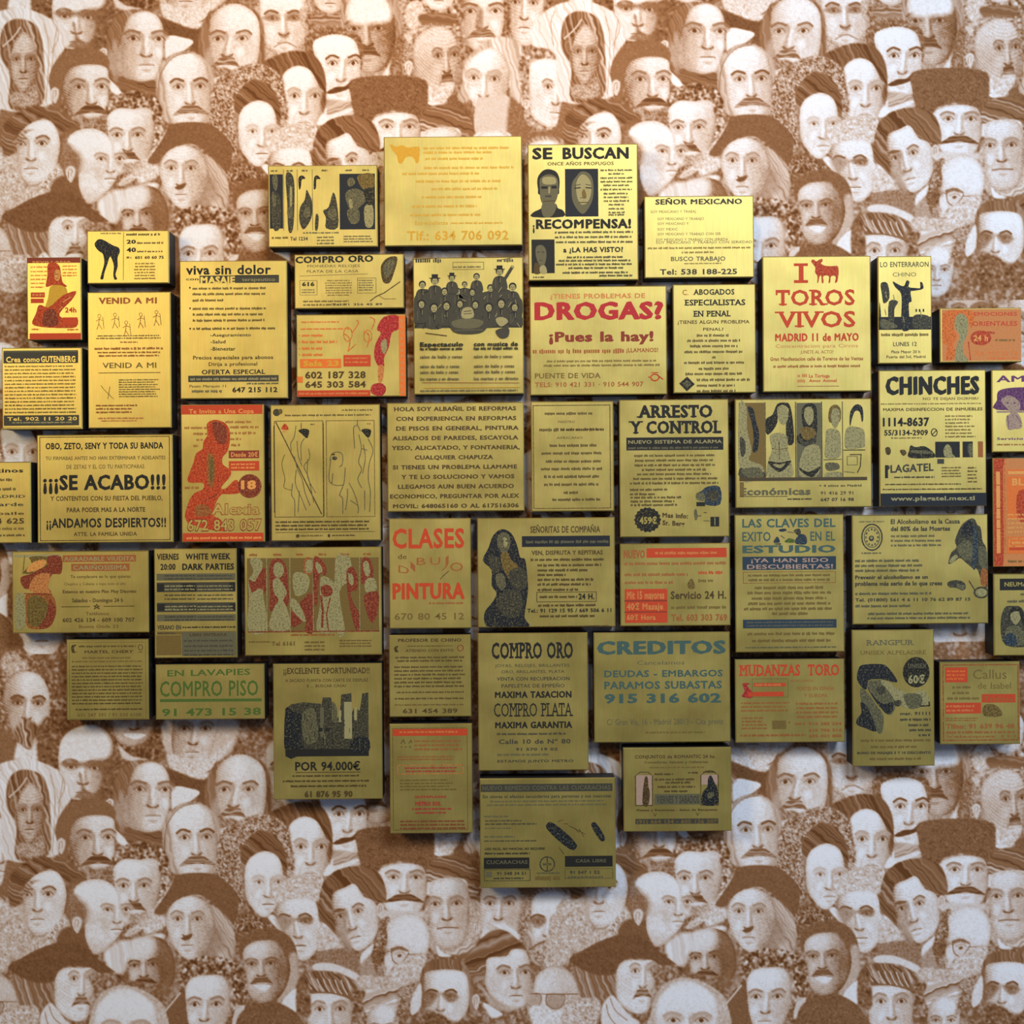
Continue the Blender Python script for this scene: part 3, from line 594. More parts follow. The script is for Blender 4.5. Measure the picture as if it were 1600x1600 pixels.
# ------------------------------------------------------------------ lettering
GC = {}
def _measure(s, bold, want=False):
    c = bpy.data.curves.new('tmp', 'FONT'); c.body = s; c.size = 1.0; c.resolution_u = 2; c.offset = bold; c.fill_mode = 'FRONT'
    o = bpy.data.objects.new('tmp', c); COL.objects.link(o)
    dg = bpy.context.evaluated_depsgraph_get(); ev = o.evaluated_get(dg); me = ev.to_mesh()
    n = len(me.vertices); v = np.zeros(n * 3, np.float32); me.vertices.foreach_get('co', v); v = v.reshape(-1, 3)[:, :2].copy()
    f = []
    if want:
        me.calc_loop_triangles(); f = np.zeros(len(me.loop_triangles) * 3, np.int32); me.loop_triangles.foreach_get('vertices', f); f = f.reshape(-1, 3)
    w = (v[:, 0].max() if n else 0.)
    ev.to_mesh_clear(); bpy.data.objects.remove(o); bpy.data.curves.remove(c)
    return w, v, f
SLAB = {'T': 'b.5 tl tr', 'R': 'b.12 t.12 b.9', 'V': 't.08 t.92', 'I': 'b.5 t.5', 'A': 'b.08 b.92', 'E': 'b.12 t.12', 'N': 'b.1 t.1 t.9', 'L': 'b.12 t.12', 'Y': 'b.5 t.08 t.92', 'P': 'b.12 t.12', 'D': 'b.12 t.12', 'M': 'b.1 b.9 t.1 t.9', 'H': 'b.1 b.9 t.1 t.9', 'F': 'b.12 t.12', 'G': '', 'U': 't.1 t.9'}
def glyph(ch, bold, slab=0):
    k = (ch, bold, slab)
    if k in GC: return GC[k]
    if (ch, bold) not in GC:
        if ch == ' ': GC[(ch, bold)] = (np.zeros((0, 2)), np.zeros((0, 3), int), .36)
        else:
            w1, v, f = _measure(ch, bold, True); w2, _, _ = _measure(ch + ch, bold)
            GC[(ch, bold)] = (v, f, (w2 - w1) + bold * 1.2)
    v, f, adv = GC[(ch, bold)]; nb = len(v)
    if slab and ch in SLAB and len(v):
        V, F = [v], [f]; x0, x1 = v[:, 0].min(), v[:, 0].max(); H = v[:, 1].max(); n = len(v)
        for q in SLAB[ch].split():
            if q in ('tl', 'tr'):
                cx = x0 if q == 'tl' else x1; d = .08 if q == 'tl' else -.08
                b = [(cx, H - .24), (cx + d, H - .24), (cx + d, H), (cx, H)]
            else:
                cx = x0 + (x1 - x0) * float(q[1:]); hw = .17; y = 0 if q[0] == 'b' else H - .075
                b = [(cx - hw, y), (cx + hw, y), (cx + hw, y + .075), (cx - hw, y + .075)]
            V.append(np.array(b)); F.append(np.array([[n, n + 1, n + 2], [n, n + 2, n + 3]])); n += 4
        v, f = np.concatenate(V), np.concatenate(F)
    GC[k] = (v, f, adv, nb); return GC[k]
class Print:
    """flat print of one plaque, in pixels of a close view (ox, oy, zoom)"""
    def __init__(s, box): s.cx, s.cy = (box[0] + box[2]) / 2, (box[1] + box[3]) / 2; s.parts = {'lettering': {}, 'picture': {}}; s.k = 0; s.flat = False; s.w = box; s.into = None; s.rg = random.Random(int(box[0] * 7 + box[1])); s.view(0, 0, 1)
    def view(s, ox, oy, z): s.o = (ox, oy, z)
    def add(s, part, ink, V, F, dz=None):
        if not len(V) or not len(F): return
        ox, oy, z = s.o
        x = (V[:, 0] / z + ox - s.cx) * PXF; y = (s.cy - (V[:, 1] / z + oy)) * PXF
        hw = (s.w[2] - s.w[0]) / 2 * PXF - .0012; hh = (s.w[3] - s.w[1]) / 2 * PXF - .0012
        x = np.clip(x, -hw, hw); y = np.clip(y, -hh, hh)
        s.k += 1
        d = s.parts[s.into or part].setdefault(ink + ('_' if s.flat else ''), [[], [], 0])
        P3 = np.stack([x, -(.00012 + s.k * .000018) - (0 if dz is None else dz * .000007) + 0 * x, y], 1)
        F = np.asarray(F)
        a = P3[F[:, 0]]; b = P3[F[:, 1]]; c = P3[F[:, 2]]
        ar = (b[:, 0] - a[:, 0]) * (c[:, 2] - a[:, 2]) - (b[:, 2] - a[:, 2]) * (c[:, 0] - a[:, 0])
        F = np.where((ar < 0)[:, None], F[:, ::-1], F)[np.abs(ar) > 1e-14]
        d[0].append(P3); d[1].append(F + d[2]); d[2] += len(V)
    def t(s, txt, x0, y0, x1, y1, ink='K', bold=.02, slab=0, rise=0, part='lettering'):
        """text whose capitals fill the box"""
        V, F, Zs, x, n = [], [], [], 0., 0
        for ci, ch in enumerate(txt):
            b0 = 0. if ch in 'MWm' else round(min(bold, .03), 3); ex = (bold - b0) * .95
            v, f, adv, nb = glyph(ch, b0, slab)
            for q, (dx, dy) in enumerate(((-ex, -ex * .35), (ex, ex * .35)) if ex > .006 else ((0, 0),)):
                if len(v): V.append(v + (x + dx, dy)); F.append(f + n); n += len(v); z_ = np.full(len(v), float(q)); z_[nb:] += 1.5; z_ += (ci % 2) * .5; Zs.append(z_)
            x += adv + (0 if b0 else bold * 1.2) + ex * .6
        if not V: return
        V = np.concatenate(V).astype(float); F = np.concatenate(F)
        m0, m1 = V[:, 0].min(), V[:, 0].max(); cap = .73
        V[:, 0] = x0 + (V[:, 0] - m0) / (m1 - m0) * (x1 - x0); fr = (V[:, 0] - x0) / (x1 - x0)
        V[:, 1] = y1 - V[:, 1] / cap * (y1 - y0) - rise * fr
        s.add(part, ink, V, F, np.concatenate(Zs))
    def g(s, x0, y0, x1, y1, ink='K', part='lettering'):
        """a line of tiny type, too small to read: rows of little marks"""
        V, F = [], []; h = y1 - y0; x = x0; n = 0; lw = h * .62; left = s.rg.randint(2, 8)
        while x + lw * .5 < x1:
            if left <= 0: x += lw * .8; left = s.rg.randint(2, 9); continue
            w_ = lw * s.rg.uniform(.45, .75); a = y0 + h * s.rg.choice([0, .2, .2, .25]); b = y1 + h * s.rg.choice([0, 0, 0, .15])
            V += [(x, a), (x + w_, a), (x + w_, b), (x, b)]; F += [(n, n + 1, n + 2), (n, n + 2, n + 3)]; n += 4; x += w_ + lw * .22; left -= 1
        s.add(part, ink, np.array(V, float), np.array(F))
    def gb(s, x0, y0, x1, y1, n, ink='K', rag=.1, cen=False, fill=.5):
        st = (y1 - y0) / n
        for i in range(n):
            c = s.rg.uniform(0, rag) * (x1 - x0)
            a, b = (x0 + c / 2, x1 - c / 2) if cen else (x0, x1 - c)
            s.g(a, y0 + st * (i + .5 - fill / 2), b, y0 + st * (i + .5 + fill / 2), ink)
    def r(s, x0, y0, x1, y1, ink='K', part='lettering'):
        s.add(part, ink, np.array([(x0, y0), (x1, y0), (x1, y1), (x0, y1)], float), np.array([(0, 1, 2), (0, 2, 3)]))
    def h(s, ink, pts, part='picture'):
        q = [Vector((a, b, 0)) for a, b in pts]; F = geometry.tessellate_polygon([q])
        s.add(part, ink, np.array(pts, float), np.array(F))
    def p(s, ink, pts, part='picture'): s.h(ink, [tuple(v) for v in spl(np.array(pts, float), True, 3)], part)
    def l(s, ink, w, pts, curve=False, part='picture'):
        q = spl(np.array(pts, float), False, 4) if curve else np.array(pts, float)
        V, F = [], []
        for i in range(len(q) - 1):
            d = q[i + 1] - q[i]; L = np.hypot(*d) + 1e-9; nn = np.array([-d[1], d[0]]) / L * w / 2; e = d / L * w * .25
            b = len(V); V += [q[i] + nn - e, q[i + 1] + nn + e, q[i + 1] - nn + e, q[i] - nn - e]; F += [(b, b + 1, b + 2), (b, b + 2, b + 3)]
        s.add(part, ink, np.array(V), np.array(F), np.repeat(np.arange(len(V) // 4) % 2, 4).astype(float))
    def e(s, ink, x, y, rx, ry, n=20, part='picture'):
        s.h(ink, [(x + rx * math.cos(i * 2 * math.pi / n), y + ry * math.sin(i * 2 * math.pi / n)) for i in range(n)], part)
    def f(s, x0, y0, x1, y1, w, ink='K', part='picture'):
        s.l(ink, w, [(x0, y0), (x1, y0), (x1, y1), (x0, y1), (x0, y0)], part=part)
    def ring(s, ink, x, y, rx, ry, w, n=22, part='picture'):
        s.l(ink, w, [(x + rx * math.cos(i * 2 * math.pi / n), y + ry * math.sin(i * 2 * math.pi / n)) for i in range(n + 1)], part=part)
    def build(s, root):
        for part, inks in s.parts.items():
            if not inks: continue
            me = bpy.data.meshes.new(part); V, F, M, off = [], [], [], 0
            for mi, (ink, (vv, ff, _)) in enumerate(inks.items()):
                v = np.concatenate(vv); f = np.concatenate(ff); V.append(v); F.append(f + off); M += [mi] * len(f); off += len(v); me.materials.append(TONE.get(ink[0], INK[ink[0]]) if part == 'picture' and len(ink) == 1 else INK[ink[0]])
            V = np.concatenate(V); F = np.concatenate(F)
            me.vertices.add(len(V)); me.vertices.foreach_set('co', V.astype(np.float32).ravel())
            me.loops.add(len(F) * 3); me.loops.foreach_set('vertex_index', F.astype(np.int32).ravel())
            me.polygons.add(len(F)); me.polygons.foreach_set('loop_start', np.arange(0, len(F) * 3, 3, dtype=np.int32)); me.polygons.foreach_set('material_index', np.array(M, np.int32))
            me.update(calc_edges=True)
            o = bpy.data.objects.new(part, me); COL.objects.link(o); o.parent = root
            if part == 'lettering': o['kind'] = 'stuff'
def box_mesh(name, hw, hh, y0, y1, bev, m):
    """box from y0 (front) to y1 (back) with a chamfered front edge"""
    V, F = [], []
    for (a, b, y) in ((hw - bev, hh - bev, y0), (hw, hh, y0 + bev), (hw, hh, y1)):
        V += [(-a, y, -b), (a, y, -b), (a, y, b), (-a, y, b)]
    F.append((0, 1, 2, 3)); F.append((11, 10, 9, 8))
    for k in (0, 4):
        for i in range(4): j = (i + 1) % 4; F.append((k + i, k + 4 + i, k + 4 + j, k + j))
    me = bpy.data.meshes.new(name); me.from_pydata(V, [], F); me.update(); me.materials.append(m); return me
def plaque(x0, y0, x1, y1, label, draw):
    X, Z = img_to_world((x0 + x1) / 2, (y0 + y1) / 2)
    root = bpy.data.objects.new('advert_plaque', None); COL.objects.link(root); root.empty_display_size = .05
    root.location = (X, -STAND, Z)
    root['label'] = label; root['category'] = 'plaque'; root['group'] = 'brass plaques printed with street adverts'
    hw, hh = (x1 - x0) / 2 * PXF, (y1 - y0) / 2 * PXF
    o = bpy.data.objects.new('plate', box_mesh('plate', hw, hh, 0, .006, .0022, BRASS)); COL.objects.link(o); o.parent = root
    o = bpy.data.objects.new('box_body', box_mesh('edge_box', hw - .001, hh - .001, .005, STAND, .001, BLOCK)); COL.objects.link(o); o.parent = root
    pr = Print((x0, y0, x1, y1)); draw(pr); pr.build(root)

# ------------------------------------------------------------------ what is printed on each plaque (coordinates of close views)
PLAQ = []
def ad(x0, y0, x1, y1, label):
    def deco(fn): PLAQ.append((x0, y0, x1, y1, label, fn)); return fn
    return deco
@ad(42,402,127,531,'small plaque with red print of a long-haired woman in a skirt, far upper left')
def _(s):
    s.view(0,350,5.714)
    s.r(243,300,728,348,'D'); s.t('SEVILLANA',290,330,640,345,'o',.02); s.r(262,975,728,1035,'R')
    for i,y in enumerate((375,415,450,485,520,555)): s.g(275,y,430 if i<4 else 395,y+14,'O')
    s.r(275,610,400,655,'R'); s.r(275,665,390,705,'R'); s.g(290,622,390,640,'o')
    for y in (370,400,430,455): s.g(560,y,690,y+12,'O')
    s.p('R',[(430,360),(480,340),(530,370),(545,430),(560,520),(600,560),(500,560),(470,545),(410,560),(425,460)])
    s.p('o',[(490,420),(530,410),(545,460),(520,510),(490,490)]); s.l('D',6,[(500,450),(515,450)]); s.l('D',5,[(505,485),(522,483)])
    s.p('Y',[(450,560),(520,545),(590,570),(600,650),(540,680),(470,720),(400,760),(430,660)])
    s.p('R',[(470,720),(560,640),(680,600),(640,680),(560,760),(530,820),(620,860),(690,840),(680,920),(560,930),(380,920),(285,890),(320,800),(350,720),(420,745)])
    s.p('D',[(400,780),(480,760),(520,850),(500,910),(380,900)]); s.l('o',8,[(560,700),(640,650)]); s.l('o',8,[(520,770),(560,740)])
    s.t('24h',580,745,680,790,'R',.03); s.r(560,835,690,900,'R'); s.g(280,930,360,945,'O'); s.g(600,935,700,950,'O')
@ad(136,360,264,443,'landscape plaque with black silhouette of a bent-over figure beside the numbers 20 and 40')
def _(s):
    s.view(0,350,5.714)
    s.p('u',[(845,180),(870,140),(910,135),(960,160),(1010,190),(1060,210),(1070,250),(1050,300),(1050,380),(1030,450),(1045,490),(1020,495),(1010,450),(1015,370),(985,290),(960,350),(930,440),(920,490),(895,488),(905,440),(930,350),(920,270),(890,245),(865,220)])
    s.l('n',5,[(1105,75),(1100,500)]); s.g(900,75,1090,88,'m')
    s.g(1130,82,1440,104,'K'); s.t('20',1130,140,1215,175,'K',.05); s.g(1225,160,1460,178,'K'); s.t('40',1130,210,1215,250,'K',.05); s.g(1225,238,1460,254,'K'); s.g(1130,290,1180,308,'K'); s.t('601 60 60 75',1205,286,1462,312,'K',.04)
    s.gb(1190,340,1400,500,6,'n',.15,True)
@ad(137,456,267,669,'tall plaque headed VENID A MI with a row of little line-drawn figures')
def _(s):
    s.view(0,350,5.714)
    s.t('VENID A MI',885,655,1405,710,'d',.05)
    for i,x in enumerate((890,1030,1130,1260,1400)):
        y=[860,850,920,850,830][i]
        s.ring('d',x,y-40,14,16,4,10); s.l('d',5,[(x,y-22),(x-6,y+30)]); s.l('d',5,[(x-30,y+5),(x,y-12),(x+34,y+2)]); s.l('d',5,[(x-22,y+80),(x-6,y+30),(x+24,y+78)])
        s.l('n',4,[(x+30,y-30),(x+40,y+70)])
    s.gb(860,985,1440,1030,2,'n',.05,True); s.g(1075,1048,1230,1060,'d')
    s.g(845,1100,1460,1120,'d'); s.gb(870,1130,1430,1190,2,'d',.1,True); s.t('VENID A MI',915,1235,1395,1285,'n',.01); s.l('n',6,[(880,1328),(1430,1328)])
    s.l('n',4,[(900,1440),(930,1480),(1010,1560)],True); s.l('n',4,[(980,1450),(960,1560)]); s.gb(1060,1380,1430,1550,8,'n',.2)
    s.view(0,500,8)
    s.gb(1195,1045,1570+180,1170,3,'d',.2); s.g(1220,1215,1540+250,1235,'r'); s.g(1260,1250,1700,1266,'r')
@ad(3,543,128,671,'square plaque at the left edge, small type between a dark header and footer bar')
def _(s):
    s.view(0,500,8)
    s.r(45,380,980,540,'k'); s.t('Crea como',80,455,500,525,'L',.02); s.t('GUTENBERG',515,450,945,525,'L',.03); s.r(48,385,975,400,'m')
    s.gb(60,555,960,1175,14,'N',.04,False,.42)
    s.r(45,1190,985,1320,'k'); s.t('Tel. 902 11 20 20',90,1210,960,1255,'L',.02); s.g(150,1270,900,1290,'q')
    s.l('m',6,[(22,1345),(1000,1345)])
@ad(281,407,449,623,'tall plaque headed viva sin dolor above a dark masaje bar and bulleted text')
def _(s):
    s.view(260,380,6.4)
    s.t('viva sin dolor',200,215,1050,308,'K',.035); s.r(335,322,1130,398,'k'); s.t('con',200,340,325,368,'K',.02); s.t('MASAJE',345,330,690,400,'L',.05); s.r(690,320,1130,330,'K'); s.t('terapeutico',760,345,1090,380,'q',.0)
    for y in (442,648,852): s.e('K',238,y,8,10)
    for x0,y,x1 in ((265,438,1000),(265,494,1000),(265,556,580),(265,640,1000),(265,698,970),(265,758,985),(265,840,1100)): s.g(x0,y,x1,y+24,'N')
    s.t('-Aseguramiento',440,900,845,932,'K',.015); s.t('-Salud',440,966,590,1000,'K',.015); s.t('-Bienestar',440,1035,690,1072,'K',.015)
    s.t('Precios especiales para abonos',265,1122,1065,1160,'N',.02); s.t('Dirija a profesional',420,1188,905,1225,'N',.015)
    s.t('OFERTA ESPECIAL',350,1262,985,1308,'K',.02); s.r(215,1322,1118,1385,'k'); s.g(235,1345,1100,1368,'q')
    s.t('Paseo Marques 11',228,1412,590,1440,'k',.0); s.g(250,1462,550,1490,'m'); s.g(800,1395,1115,1412,'m'); s.t('647 215 112',655,1440,1105,1490,'K',.03)
def fig(s, x, y, h, ink, hair='K', w=1.):
    """small standing figure in a long dress"""
    s.p(ink,[(x-.09*h*w,y+.28*h),(x-.05*h*w,y+.2*h),(x+.05*h*w,y+.2*h),(x+.1*h*w,y+.28*h),(x+.08*h*w,y+.5*h),(x+.15*h*w,y+h),(x-.15*h*w,y+h),(x-.07*h*w,y+.5*h)])
    s.p(hair,[(x-.07*h*w,y+.22*h),(x-.06*h*w,y+.04*h),(x,y-.01*h),(x+.07*h*w,y+.05*h),(x+.08*h*w,y+.24*h)])
    s.e('q',x,y+.1*h,.035*h*w,.06*h)
@ad(419,258,590,386,'landscape plaque with a strip of five black and white photographs of women')
def _(s):
    s.view(410,200,6.957)
    s.r(80,500,225,1090,'u'); s.p('m',[(110,520),(160,510),(170,600),(150,680),(120,640)]); s.p('k',[(95,720),(160,700),(200,800),(190,1080),(110,1080)]); s.p('m',[(105,740),(140,720),(150,820),(120,850)])
    s.p('k',[(255,520),(300,480),(345,560),(350,800),(330,1100),(280,1110),(270,800)]); s.p('q',[(300,640),(325,660),(320,860),(300,880)]); s.p('m',[(270,880),(320,850),(330,950),(280,980)])
    s.p('K',[(400,665),(395,540),(440,515),(470,550),(430,560),(420,640)]); s.p('k',[(440,1100),(400,1000),(410,860),(460,780),(480,670),(510,720),(540,800),(540,940),(500,1040)]); s.p('m',[(450,900),(500,850),(520,940),(470,980)])
    s.p('K',[(560,660),(565,540),(600,515),(635,555),(590,560),(585,650)]); s.p('k',[(570,1100),(580,940),(610,960),(600,1100)]); s.p('k',[(660,900),(720,860),(770,700),(810,820),(820,1080),(690,1090),(690,980)]); s.p('m',[(720,900),(800,880),(790,1000),(710,960)])
    s.l('m',5,[(232,450),(232,1110)]); s.l('m',5,[(380,450),(380,1110)]); s.l('m',5,[(545,450),(545,1110)])
    s.r(840,500,1225,1105,'u'); s.p('m',[(930,560),(980,540),(1010,600),(960,640),(930,620)]); s.p('n',[(1040,520),(1200,500),(1215,640),(1120,680),(1060,620)]); s.p('m',[(900,720),(1000,660),(1100,700),(1150,760),(1060,860),(960,900)]); s.p('q',[(1110,860),(1200,850),(1200,1060),(1120,1070)]); s.p('K',[(1100,680),(1200,660),(1220,800),(1150,840)]); s.p('m',[(920,900),(1040,880),(1050,1020),(960,1040)]); s.p('q',[(940,790),(970,780),(980,860),(955,880)])
    for x in (130,300,465,680,940,1125): s.g(x-35,452,x+35,470,'k')
    s.g(440,1130,840,1146,'m'); s.t('Tel 1234',300,1180,490,1220,'k',.02); s.gb(590,1170,780,1270,3,'m'); s.gb(880,1165,1210,1250,3,'m'); s.g(100,1175,280,1200,'n')
@ad(460,397,631,482,'low plaque headed COMPRO ORO with a dark oval hand drawing')
def _(s):
    s.view(450,380,6.4)
    s.t('COMPRO ORO',75,130,855,195,'K',.05,rise=10); s.t('MONEDAS RELOJES',195,212,720,238,'k',.0); s.t('PLATA DE LA CASA',190,265,705,292,'k',.0); s.l('k',4,[(120,325),(800,308)])
    s.f(120,370,290,515,4,'m'); s.t('616',140,385,265,425,'K',.05); s.gb(135,450,270,500,2,'m'); s.gb(370,360,640,530,7,'n',.2,True); s.f(695,350,880,500,4,'n'); s.gb(705,360,860,480,5,'m')
    s.p('N',[(930,240),(960,180),(1020,140),(1090,140),(1090,200),(1060,300),(1020,395),(960,400),(935,330)]); s.p('m',[(955,240),(1000,180),(1060,160),(1065,220),(1020,320),(975,350)]); s.l('k',5,[(1000,180),(980,330)]); s.l('k',5,[(1035,170),(1010,330)])
    s.l('N',9,[(820,580),(880,535),(960,500),(1120,390)]); s.l('n',5,[(900,520),(960,560),(1080,560)]); s.gb(150,560,620,630,2,'n'); s.t('Tel 91 356 45 89',440,600,940,622,'k',.01)
@ad(463,491,634,620,'orange and red printed plaque with two phone numbers and a red figure on the right')
def _(s):
    s.view(450,380,6.4)
    s.p('C',[(960,740),(1110,730),(1110,860),(1040,900),(1010,1040),(960,1150),(960,1240),(900,1230),(860,1120),(880,1000),(930,900),(890,860)]); s.p('q',[(930,1000),(980,960),(990,1060),(950,1110)]); s.p('r',[(905,1230),(960,1240),(940,1380),(900,1380)]); s.p('C',[(840,1420),(930,1400),(980,1460),(930,1535),(830,1500)])
    s.r(1110,725,1175,1535,'O'); s.g(1112,760,1165,800,'r')
    for y in range(760,1500,60): s.r(1120,y,1152,y+34,'r','lettering')
    s.gb(135,770,520,800,1,'O'); s.g(130,845,620,862,'O')
    for y,t_ in ((905,'De lujo'),(970,'Aqui tenemos'),(1035,'Parejas'),(1098,'Abierto')): s.e('O',115,y+14,6,7); s.g(140,y,140+len(t_)*30,y+26,'O')
    for a,b in (((560,900),(600,1080)),((690,770),(640,900)),((820,740),(840,860)),((760,880),(790,1040))):
        s.l('O',9,[a,((a[0]+b[0])/2+40,(a[1]+b[1])/2-30),b],True)
    s.l('O',8,[(600,1080),(680,1010)]); s.ring('O',600,910,42,70,7); s.ring('O',800,930,40,60,7)
    s.r(120,1155,530,1245,'O'); s.t('Sala 23',150,1170,505,1225,'Y',.05); s.r(555,1118,825,1232,'R'); s.g(570,1140,800,1158,'r'); s.g(570,1180,800,1198,'r')
    s.t('602 187 328',170,1280,775,1348,'N',.03); s.t('645 303 584',170,1378,775,1440,'N',.03); s.r(90,1330,145,1390,'O'); s.r(85,1470,820,1535,'R'); s.g(110,1490,800,1510,'r')
@ad(600,213,816,384,'largest plaque, bare gold face with faded orange print and a phone number at its foot')
def _(s):
    s.view(590,200,6.667)
    s.p('Y',[(130,165),(200,190),(260,175),(320,200),(430,190),(440,260),(430,350),(400,360),(370,300),(300,300),(260,360),(220,360),(200,280),(160,230)])
    for y,x0,x1 in ((195,480,1380),(240,480,1200),(305,500,1100),(400,490,1420),(460,260,1060),(540,400,1300),(620,560,1250),(705,460,1080),(800,360,1040),(890,340,1080)): s.g(x0,y,x1,y+26,'Y')
    s.t('Especialistas',385,965,730,1005,'Y',.01); s.g(760,980,1300,1000,'Y'); s.t('Tlf.: 634 706 092',305,1068,1360,1165,'Y',.02)
@ad(646,402,818,616,'tall plaque crowded with a dark ink drawing of people above two columns of type')
def _(s):
    s.view(635,385,6.667); s.flat = True
    s.l('k',8,[(80,130),(360,120)]); s.g(100,120,370,165,'k'); s.f(490,165,810,240,6,'n'); s.g(490,205,780,222,'k'); s.l('k',8,[(950,150),(1110,120)]); s.g(950,130,1120,165,'k')
    def man(i, x, y, r, lean=0, hat=0, arm=None):
        s.k = 12 + (i % 3) * 18 + (54 if i > 10 else 0)
        s.p('k',[(x-r*2.0+lean,y+r*5.2),(x-r*1.9,y+r*2.4),(x-r*.9,y+r*1.25),(x+r*.9,y+r*1.25),(x+r*1.9,y+r*2.4),(x+r*2.0+lean,y+r*5.2)])
        s.h('K',[(x-r*.5,y+r*1.3),(x+r*.5,y+r*1.3),(x+lean*.3,y+r*4)]); s.l('m',5,[(x-r*1.2,y+r*2),(x-r*1.1,y+r*4.6)]); s.l('q',4,[(x+r*.2,y+r*1.6),(x+r*.1,y+r*3)])
        s.e('K',x,y-r*.25,r*1.12,r*1.15,14); s.e('q',x,y+r*.1,r*.82,r*1.0,14)
        for k in (-1,1): s.l('K',5,[(x+k*r*.55,y-r*.1),(x+k*r*.2,y-r*.08)])
        s.l('N',4,[(x,y),(x-r*.12,y+r*.35)]); s.l('K',5,[(x-r*.35,y+r*.62),(x+r*.35,y+r*.6)])
        if hat: s.r(x-r*1.5,y-r*.95,x+r*1.5,y-r*.7,'K'); s.r(x-r*.85,y-r*1.9,x+r*.85,y-r*.8,'K')
        if arm: s.l('k',r*.9,[(x+r*1.4,y+r*2.2),arm],False); s.e('q',arm[0],arm[1],r*.4,r*.4,8)
    s.r(85,560,1205,850,'k'); s.p('k',[(85,530),(200,440),(400,500),(600,430),(800,480),(1000,430),(1205,560),(1205,720),(85,720)])
    mi = -1
    for q in ((170,400,34,0,0,None),(300,360,38,0,1,None),(478,330,30,0,1,None),(610,400,26,0,0,None),(735,320,30,0,0,None),(975,270,36,0,1,(1110,215)),(1110,430,36,10,0,None),(880,440,32,0,0,None),(400,470,32,0,0,None),(540,470,28,0,0,None),(690,480,30,0,0,None),(160,600,36,-10,0,None),(290,640,40,0,0,None),(420,620,38,0,0,None),(860,640,38,0,0,None),(990,600,40,0,0,None),(1130,640,36,20,0,None),(560,600,34,0,0,None),(720,610,34,0,0,None)): mi += 1; man(mi, *q)
    s.k = 125
    s.p('k',[(440,780),(480,700),(640,670),(800,690),(860,780),(800,890),(640,915),(490,890)]); s.p('m',[(480,780),(640,750),(800,780),(760,840),(640,860),(500,840)]); s.p('q',[(590,650),(680,640),(700,740),(580,745)]); s.l('K',7,[(600,680),(675,672)]); s.l('K',6,[(600,705),(680,700)]); s.l('m',7,[(500,875),(800,870)])
    s.p('q',[(930,760),(1010,740),(1060,790),(980,840)]); s.l('N',8,[(200,900),(420,930)]); s.p('k',[(930,880),(1060,850),(1060,940),(980,960)])
    for i in range(26): x=120+s.rg.random()*1050; y=420+s.rg.random()*440; s.l(s.rg.choice('qmK'),6,[(x,y),(x+s.rg.uniform(-40,40),y+s.rg.uniform(10,60))])
    for x0,x1 in ((140,590),(700,1160)):
        s.t('Espectaculo' if x0<300 else 'con musica de',x0,995,x1,1040,'K',.04); s.g(x0,1050,x1,1078,'K')
        for y in (1130,1230,1290,1360): s.t('los martes y en directo' if y%20==0 else 'salon de baile y cenas',x0,y,x1-s.rg.randint(0,60),y+34,'k',.015)
    s.l('d',5,[(160,1415),(1170,1425)]); s.g(140,1490,1160,1510,'m'); s.l('Y',6,[(180,1470),(1180,1470)])
def facepic(s, x0, y0, x1, y1, bg, hair, skin, feat='K', long=False, suit='K'):
    W, Hh = x1-x0, y1-y0; X=lambda a:x0+a*W; Y=lambda b:y0+b*Hh
    if bg: s.r(x0,y0,x1,y1,bg)
    if suit: s.p(suit,[(X(.04),Y(.99)),(X(.1),Y(.9)),(X(.35),Y(.82)),(X(.65),Y(.82)),(X(.9),Y(.9)),(X(.96),Y(.99))])
    if long: s.p(hair,[(X(.12),Y(.95)),(X(.16),Y(.3)),(X(.5),Y(.02)),(X(.86),Y(.3)),(X(.9),Y(.95))])
    else: s.p(hair,[(X(.18),Y(.55)),(X(.2),Y(.15)),(X(.5),Y(.0)),(X(.82),Y(.15)),(X(.84),Y(.55))])
    s.p(skin,[(X(.25),Y(.42)),(X(.3),Y(.2)),(X(.5),Y(.12)),(X(.7),Y(.2)),(X(.77),Y(.42)),(X(.74),Y(.65)),(X(.62),Y(.8)),(X(.5),Y(.86)),(X(.38),Y(.8)),(X(.28),Y(.65))])
    for a in (.38,.63): s.l(feat,Hh*.022,[(X(a-.08),Y(.36)),(X(a),Y(.345)),(X(a+.08),Y(.36))]); s.e(feat,X(a),Y(.41),W*.05,Hh*.016,8)
    s.l('k',Hh*.012,[(X(.5),Y(.42)),(X(.47),Y(.55)),(X(.54),Y(.56))]); s.l(feat,Hh*.018,[(X(.4),Y(.68)),(X(.5),Y(.665)),(X(.61),Y(.68))])
